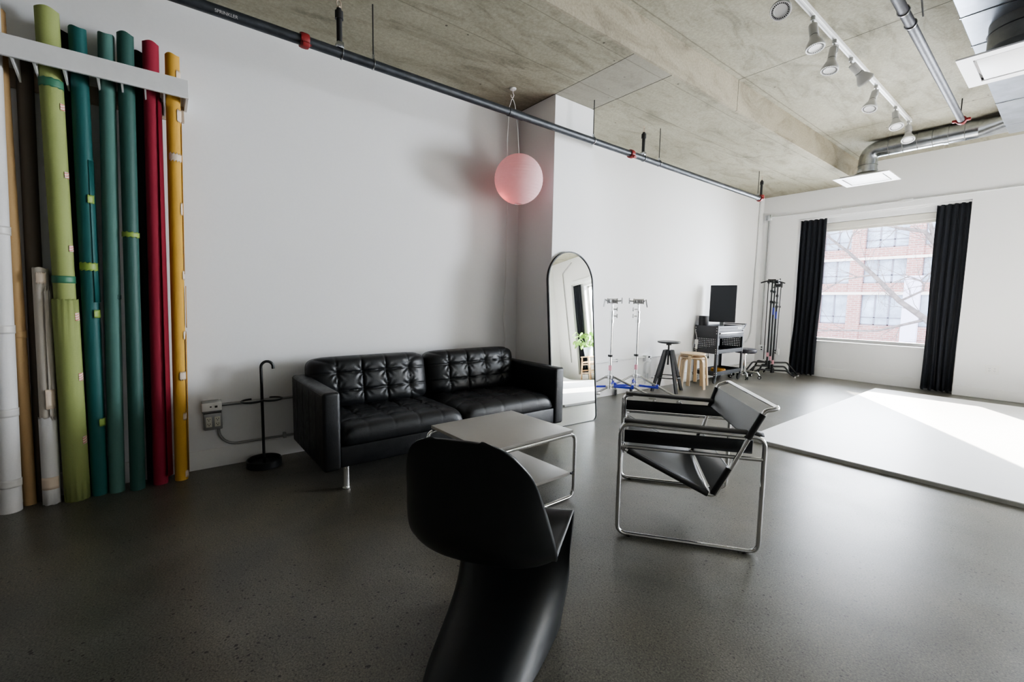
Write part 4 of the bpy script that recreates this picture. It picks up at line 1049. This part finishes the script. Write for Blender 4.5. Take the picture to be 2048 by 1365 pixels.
MB().lathe([(.0715, .135), (.0722, .135), (.0722, .14), (.0715, .14)], 32).build('rim_line', M['cart_dark'], sk)
pa = thing('power_adapter', 'white power adapter hanging on its cable at the cart side', 'power adapter', (-3.60, 6.433, .58))
MB().box(-.022, .022, -.022, .006, 0, .075, .004).box(-.015, .015, -.018, .002, -.07, 0, .004).build('body', M['white_plastic'], pa)
MB().tube(fillet([(0, -.008, .075), (.0, -.012, .12), (-.03, -.012, .22), (-.045, -.01, .255)], .04, 5), .0035, 8).build('cable', M['cable_white'], pa)
MB().tube([(0, -.008, -.07), (.002, -.008, -.13)], .003, 8).build('cable', M['cable_white'], pa)
pg = thing('power_plug', 'black power plug dangling below the cart middle tray', 'plug', (-3.41, 6.44, .385))
MB().cyl((0, 0, 0), (0, 0, .035), .014, 10, .007).box(-.006, -.003, -.002, .002, -.014, 0).box(.003, .006, -.002, .002, -.014, 0).build('plug', M['rubber'], pg)
MB().tube([(0, 0, .035), (0, .0, .12)], .003, 8).build('cable', M['rubber'], pg)
solo('coiled_cable', MB().tube([(-3.46+.10*math.cos(t_*.35)*(1-.002*t_), 6.86+.12*math.sin(t_*.35), .146+.0008*t_) for t_ in range(54)], .008, 8), M['p_org'], 'yellowish cable coil lying in the cart bottom tray', 'cable')
# saddle stool behind the cart
ss = thing('rolling_stool', 'round grey-black padded rolling stool with chrome base behind the cart', 'stool', (-3.33, 7.46, 0), .3)
MB().lathe([(0, .415), (.15, .415), (.165, .425), (.172, .45), (.165, .475), (.14, .487), (0, .490)], 40).build('seat', M['saddle'], ss)
MB().cyl((0, 0, .10), (0, 0, .30), .026, 16).cyl((0, 0, .30), (0, 0, .415), .014, 12).cyl((0, 0, .39), (0, 0, .415), .05, 16).build('gas_column', M['chrome'], ss)
for k in range(5):
    a = 2*PI/5*k; c_, s_ = math.cos(a), math.sin(a)
    lg = MB().tube(fillet([(.02*c_, .02*s_, .12), (.19*c_, .19*s_, .105), (.225*c_, .225*s_, .055)], .04, 5), .012, 10).build('leg', M['chrome'], ss)
    for e in (-1, 1):
        MB().lathe([(0, -.008), (.018, -.008), (.026, -.004), (.026, .004), (.018, .008), (0, .008)], 18, T(c_*.228-s_*.013*e, s_*.228+c_*.013*e, .026) @ RZ(a) @ RX(PI/2)).build('caster', M['rubber'], lg)
        MB().lathe([(0, -.001), (.013, -.001), (.013, .001), (0, .001)], 14, T(c_*.228-s_*.0215*e, s_*.228+c_*.0215*e, .026) @ RZ(a) @ RX(PI/2)).build('caster_cap', M['white_plastic'], lg)

# ------------------------------------------------------------------ black century stands nested together
def cstand(label, loc, legs, legz, ht, tape, hturn, rz=0.):
    r = thing('grip_stand', label, 'light stand', loc, rz, 'black grip stands nested in the far corner')
    MB().cyl((0, 0, legz-.04), (0, 0, ht-.35), .0155, 14).build('column', M['black_metal'], r)
    MB().cyl((0, 0, ht-.36), (0, 0, ht-.02), .0115, 12).cyl((0, 0, ht-.37), (0, 0, ht-.33), .021, 12).cyl((0, 0, ht-.19), (0, 0, ht-.15), .019, 12).build('riser', M['black_metal'], r)
    for z, a in ((ht-.35, .5), (ht-.17, 2.2)):
        MB().cyl((.01, 0, z), (.055, 0, z), .006, 8).box(.048, .06, -.010, .010, z-.018, z+.018, .004).xf(RZ(a)).build('knob', M['black_metal'], r)
    if tape: plabel(MB().cyl((0, 0, ht-.55), (0, 0, ht-.43), .0175, 14).build('tape', M['bluetape'], r), 'blue tape band')
    plabel(MB().cyl((0, 0, legz+.10), (0, 0, legz+.17), .0185, 14).build('tape', M['pinktape'], r), 'pink tape band')
    MB().cyl((0, 0, legz-.045), (0, 0, legz+.03), .03, 14).build('hub', M['black_metal'], r)
    h = MB().cyl((-.05, 0, ht), (.05, 0, ht), .028, 16).cyl((-.065, 0, ht), (-.05, 0, ht), .032, 16).cyl((.05, 0, ht), (.11, 0, ht), .009, 10).box(.10, .118, -.012, .012, ht-.038, ht+.038, .005).tube([(-.06, 0, ht), (-.10, 0, ht-.01), (-.17, .02, ht-.03)], .011, 8)
    h.box(-.02, .02, -.045, .045, ht-.02, ht+.02, .005).xf(RZ(hturn-rz)).build('grip_head', M['black_metal'], r)
    for a, R1 in legs:
        a = math.radians(a); c_, s_ = math.cos(a), math.sin(a)
        lg = MB().tube(fillet([(.025*c_, .025*s_, legz), (R1*.62*c_, R1*.62*s_, legz+.004), (R1*c_, R1*s_, .012)], .06, 6), .0135, 12).build('leg', M['black_metal'], r)
        MB().cyl((R1*c_*.995, R1*s_*.995, .022), (R1*c_*1.005, R1*s_*1.005, .0), .0155, 10).build('foot', M['white_plastic'], lg)
    return r
CSX, CSY = -3.18, 8.05
cstand('black grip stand with the highest legs in the corner cluster', (CSX-.045, CSY+.0, 0), [(48, .52), (233, .40), (150, .36)], .225, 1.60, False, math.radians(20))
cstand('black grip stand with mid-height legs and blue tape, middle of the corner cluster', (CSX-.0, CSY-.0, 0), [(38, .36), (228, .38), (140, .36)], .165, 1.585, True, math.radians(170))
cstand('black blue-taped grip stand with the lowest legs in the corner cluster', (CSX+.045, CSY-.0, 0), [(24, .33), (222, .34), (133, .36)], .105, 1.52, True, math.radians(-40))
for lab, p, q in (('thin black extension arm clamped left in the black stand cluster', (-3.265, 8.0, 1.57), (-3.262, 8.0, .28)), ('thin black extension arm clamped right in the black stand cluster', (-3.075, 8.02, 1.55), (-3.095, 8.04, .42))):
    solo('extension_arm', MB().cyl(p, q, .007, 10).cyl((p[0], p[1], p[2]-.01), (p[0], p[1], p[2]+.03), .018, 12), M['black_metal'], lab, 'extension arm')

# ------------------------------------------------------------------ plant on a wooden stool by the second window (seen in the mirror)
ws = thing('wooden_stool', 'tall pine stool holding the potted plant, seen in the mirror', 'stool', (2.36, 8.33, 0))
MB().box(-.15, .15, -.15, .15, .60, .63, .01).build('seat', M['pine'], ws)
for sx in (-1, 1):
    for sy in (-1, 1): MB().tube([(sx*.17, sy*.17, 0), (sx*.12, sy*.12, .60)], .019, 8).build('leg', M['pine'], ws)
m = MB()
for z in (.18, .40):
    e = .17-.05*z/.6
    m.box(-e, e, -e-.01, -e+.01, z, z+.03).box(-e, e, e-.01, e+.01, z, z+.03).box(-e-.01, -e+.01, -e, e, z+.06, z+.09).box(e-.01, e+.01, -e, e, z+.06, z+.09)
m.build('rung', M['pine'], ws)
pp = thing('potted_plant', 'leafy green plant in a pale blue pot, seen in the mirror', 'potted plant', (2.36, 8.33, .63))
MB().lathe([(0, 0), (.095, 0), (.12, .21), (.125, .23), (.112, .23), (.105, .19), (0, .19)], 28).build('pot', M['pot'], pp)
rn = random.Random(5); st = MB(); lf = MB()
for k in range(34):
    a = rn.uniform(0, 2*PI); rr = rn.uniform(.08, .34); hh = rn.uniform(.30, .66)
    e = Vector((rr*math.cos(a), rr*math.sin(a), hh)); st.tube([(.03*math.cos(a), .03*math.sin(a), .19), e*.55+Vector((0, 0, .12)), e], .0035, 5)
    P = []; Ln = rn.uniform(.11, .18); Wd = Ln*.42; tilt = rn.uniform(.1, 1.1); RM = T(*e) @ RZ(a+rn.uniform(-.6, .6)) @ RY(tilt)
    for i in range(6):
        f = i/5; wv = Wd*math.sin(PI*min(1, f*.9+.08))**.8
        P.append([tuple(RM @ Vector((f*Ln, wv*q, -.03*f*f+.015*abs(q)))) for q in (-1, -.5, 0, .5, 1)])
    lf.grid(P)
st.build('stem', M['leaf'], pp); lf.build('leaves', M['leaf'], pp, ang=80)
solo('conduit', MB().tube(fillet([(3.36, YF-.02, .48), (3.42, YF-.02, 3.05), (3.0, YF-.02, 3.28)], .08, 6), .013, 10), M['conduit'], 'bent conduit beside the hidden window, seen in the mirror', 'conduit')

# ------------------------------------------------------------------ outside: street, brick building, bare tree
g = struct('ground', MB().box(-40, 30, 9.3, 60, -1.9, -1.7), M['street'])
bd = thing('brick_building', 'pale brick apartment building with wide windows across the street', 'building', (-9, 42, -1.7))
def bxy(x, z): return x+9, z+1.7
wl = MB().box(-26+9, 18+9, .25, 6, 0, 15.7); wl.build('wall', M['brick'], bd)
pk = MB()
cols = [(-20.1, -18.3), (-16.2, -14.9), (-13.1, -11.3), (-10.45, -7.95), (-7.1, -4.9), (-3.9, -1.4), (.2, 2.4), (4, 6.5), (8, 10)]
rows_ = [(-.2, 2.15), (2.95, 4.75), (5.55, 7.5), (8.3, 10.2), (11, 13)]
pk2 = MB()
for z0, z1 in ((-1.7, -.2), (2.15, 2.95), (4.75, 5.55), (7.5, 8.3), (10.2, 11), (13, 14)): pk.box(-17, 27, .0, .3, z0+1.7, z1+1.7)
xs_ = [-26]+[v for c_ in cols for v in c_]+[18]
for i in range(0, len(xs_), 2): pk.box(xs_[i]+9, xs_[i+1]+9, -.12, .3, 0, 15.7)
plabel(pk.build('facade_piers', M['brick'], bd), 'brick piers and floor bands')
sl = MB()
for z in (2.15, 4.75, 7.5): sl.box(-17, 27, -.16, 0, z+1.62, z+1.82)
plabel(sl.build('ledge', M['bpale'], bd), 'pale stone ledge')
for x0, x1 in cols:
    for z0, z1 in rows_:
        a0, c0 = bxy(x0, z0); a1, c1 = bxy(x1, z1)
        f = MB(); nn = 3 if x1-x0 > 2.1 else 2
        f.box(a0, a1, .16, .24, c0, c0+.08).box(a0, a1, .16, .24, c1-.08, c1).box(a0, a1, .16, .24, c0+.55, c0+.61)
        for i in range(nn+1): xx = a0+(a1-a0)*i/nn; f.box(xx-.05, xx+.05, .16, .24, c0, c1)
        fo = f.build('window_frame', M['bframe'], bd)
        MB().box(a0, a1, .20, .22, c0, c1).build('pane', M['bwin'], fo)
sb = solo('white_pillar_sign', MB().box(-6.3, -5.6, 33, 33.4, -1.7, 2.85, .02, 1).box(-6.35, -5.55, 32.95, 33.45, 2.85, 2.95), M['bwhite'], 'white upright slab standing in front of the brick building', 'wall slab')
te = thing('bare_tree', 'bare leafless street tree outside the window', 'tree', (-1.9, 20, -1.7))
tm_ = MB(); tw = MB(); rn = random.Random(11)
def br(pts, r0, r1, lvl):
    pts = [Vector(p)-Vector(te.location) for p in pts]; n_ = len(pts)
    (tm_ if lvl == 0 else tw).tube(pts, r0, 7, radii=[r0+(r1-r0)*i/(n_-1) for i in range(n_)])
    return pts
main = [([(-1.9, 20, -1.7), (-2.2, 20, -.2), (-3.17, 20, .80), (-3.89, 20, 1.40), (-4.68, 20, 2.33), (-5.52, 20, 3.23), (-6.1, 20, 3.76), (-6.7, 20, 4.5)], .13, .02),
        ([(-2.0, 20.1, -1.0), (-1.9, 20.2, 1.0), (-2.5, 20.2, 2.6), (-3.16, 20.1, 3.30), (-3.42, 20, 3.71), (-4.0, 20, 3.87), (-4.59, 20, 4.09), (-5.4, 20, 4.6)], .13, .02),
        ([(-3.89, 20, 1.40), (-3.31, 20, 1.76), (-3.30, 20, 1.95), (-3.43, 20, 2.11), (-3.8, 20, 2.3)], .04, .01),
        ([(-3.16, 20.1, 3.30), (-3.3, 20, 4.0), (-3.5, 20, 4.8)], .07, .02), ([(-1.9, 20.2, 1.0), (-1.0, 20.2, 3.0), (-.8, 20.4, 5)], .09, .02),
        ([(-4.68, 20, 2.33), (-5.6, 20.2, 2.2), (-6.5, 20.3, 1.6)], .035, .01), ([(-3.17, 20, .8), (-4.4, 19.9, .35), (-6.3, 19.8, .25), (-7, 19.9, .1)], .05, .012),
        ([(-5.52, 20, 3.23), (-5.4, 20, 3.8), (-4.9, 20, 4.4)], .03, .01)]
def twig(p, d, L, r, lvl):
    d = d.normalized(); pts = [p]; q = p.copy()
    for i in range(4):
        d = (d+Vector((rn.uniform(-.35, .35), rn.uniform(-.2, .2), rn.uniform(-.28, .34)))).normalized(); q = q+d*L/4; pts.append(q.copy())
    tw.tube(pts, r, 5, radii=[r*(1-.8*i/4) for i in range(5)])
    if lvl > 0:
        for i in (1, 2, 3, 4):
            if rn.random() < .8: twig(pts[i], d+Vector((rn.uniform(-1, 1), rn.uniform(-.4, .4), rn.uniform(-.8, .9))), L*.6, r*.5, lvl-1)
for pts, r0, r1 in main:
    pp_ = br(pts, r0, r1, 0)
    for i in range(1, len(pp_)):
        for k in range(3):
            f = rn.random(); p = pp_[i-1].lerp(pp_[i], f); twig(p, (pp_[i]-pp_[i-1])+Vector((rn.uniform(-1, 1), rn.uniform(-.5, .5), rn.uniform(-.6, 1))), rn.uniform(.8, 1.6), .014, 2)
tm_.build('trunk', M['bark'], te); tw.build('twigs', M['bark'], te)

# ------------------------------------------------------------------ light
wd = bpy.data.worlds.new('sky'); SC.world = wd; wd.use_nodes = True; nt = wd.node_tree
bg = nt.nodes['Background']
tc = N(nt, 'ShaderNodeTexCoord'); sx_ = N(nt, 'ShaderNodeSeparateXYZ'); nt.links.new(tc.outputs['Generated'], sx_.inputs[0])
nt.links.new(ramp(nt, sx_.outputs[2], [(0, (.93, .95, 1.0)), (.5, (.78, .87, 1.0))]), bg.inputs[0]); bg.inputs[1].default_value = WORLD if 'WORLD' in globals() else 4.6
def lamp(name, typ, loc, rot, energy, col=(1, 1, 1), **k):
    l = bpy.data.lights.new(name, typ); l.energy = energy; l.color = col
    for a, v in k.items(): setattr(l, a, v)
    o = bpy.data.objects.new(name, l); COL.objects.link(o); o.location = loc; o.rotation_euler = rot; return o
az = Vector((.565, -.825, 0)).normalized(); el_ = math.radians(24.3)
sd_ = az*math.cos(el_)+Vector((0, 0, -math.sin(el_)))
s = lamp('sun_light', 'SUN', (-6, 16, 6), (0, 0, 0), 32, (1, .93, .82), angle=.009)
s.rotation_euler = Vector((0, 0, -1)).rotation_difference(sd_).to_euler()
for nm, k, e in (('window_daylight', W1, 190), ('window_daylight', W2, 470)):
    w_ = k['o1']-k['o0']
    a = lamp(nm, 'AREA', ((k['o0']+k['o1'])/2, YO+.06, (SILL+HEAD)/2), (math.radians(-90), 0, 0), e, (.86, .92, 1.0), shape='RECTANGLE', size=w_, size_y=HEAD-SILL)
lamp('lantern_bulb', 'POINT', (-3.335, 2.53, 2.175), (0, 0, 0), .28, (1, .16, .14), shadow_soft_size=.04)

# ------------------------------------------------------------------ camera
f_px, pitch, yaw, roll = 890.55, .090728, .904851, -.0167296
cam = bpy.data.cameras.new('camera'); co = bpy.data.objects.new('camera', cam); COL.objects.link(co)
cam.sensor_fit = 'HORIZONTAL'; cam.sensor_width = 36; cam.lens = f_px/2048*36; cam.clip_start = .02; cam.clip_end = 200
fw = Vector((-math.sin(yaw)*math.cos(pitch), math.cos(yaw)*math.cos(pitch), -math.sin(pitch)))
rt = Vector((math.cos(yaw), math.sin(yaw), 0)); dn_ = fw.cross(rt)
rr_ = rt*math.cos(roll)+dn_*math.sin(roll); dd = -rt*math.sin(roll)+dn_*math.cos(roll)
mt = Matrix((rr_, -dd, -fw)).transposed().to_4x4(); mt.translation = (0, 0, 1.2); co.matrix_world = mt
SC.camera = co
SC.cycles.use_denoising = True
SC.cycles.max_bounces = 10; SC.cycles.diffuse_bounces = 6; SC.cycles.transparent_max_bounces = 12
SC.cycles.sample_clamp_indirect = 8
SC.view_settings.view_transform = 'AgX'; SC.view_settings.look = 'AgX - Medium High Contrast'; SC.view_settings.exposure = 0.85
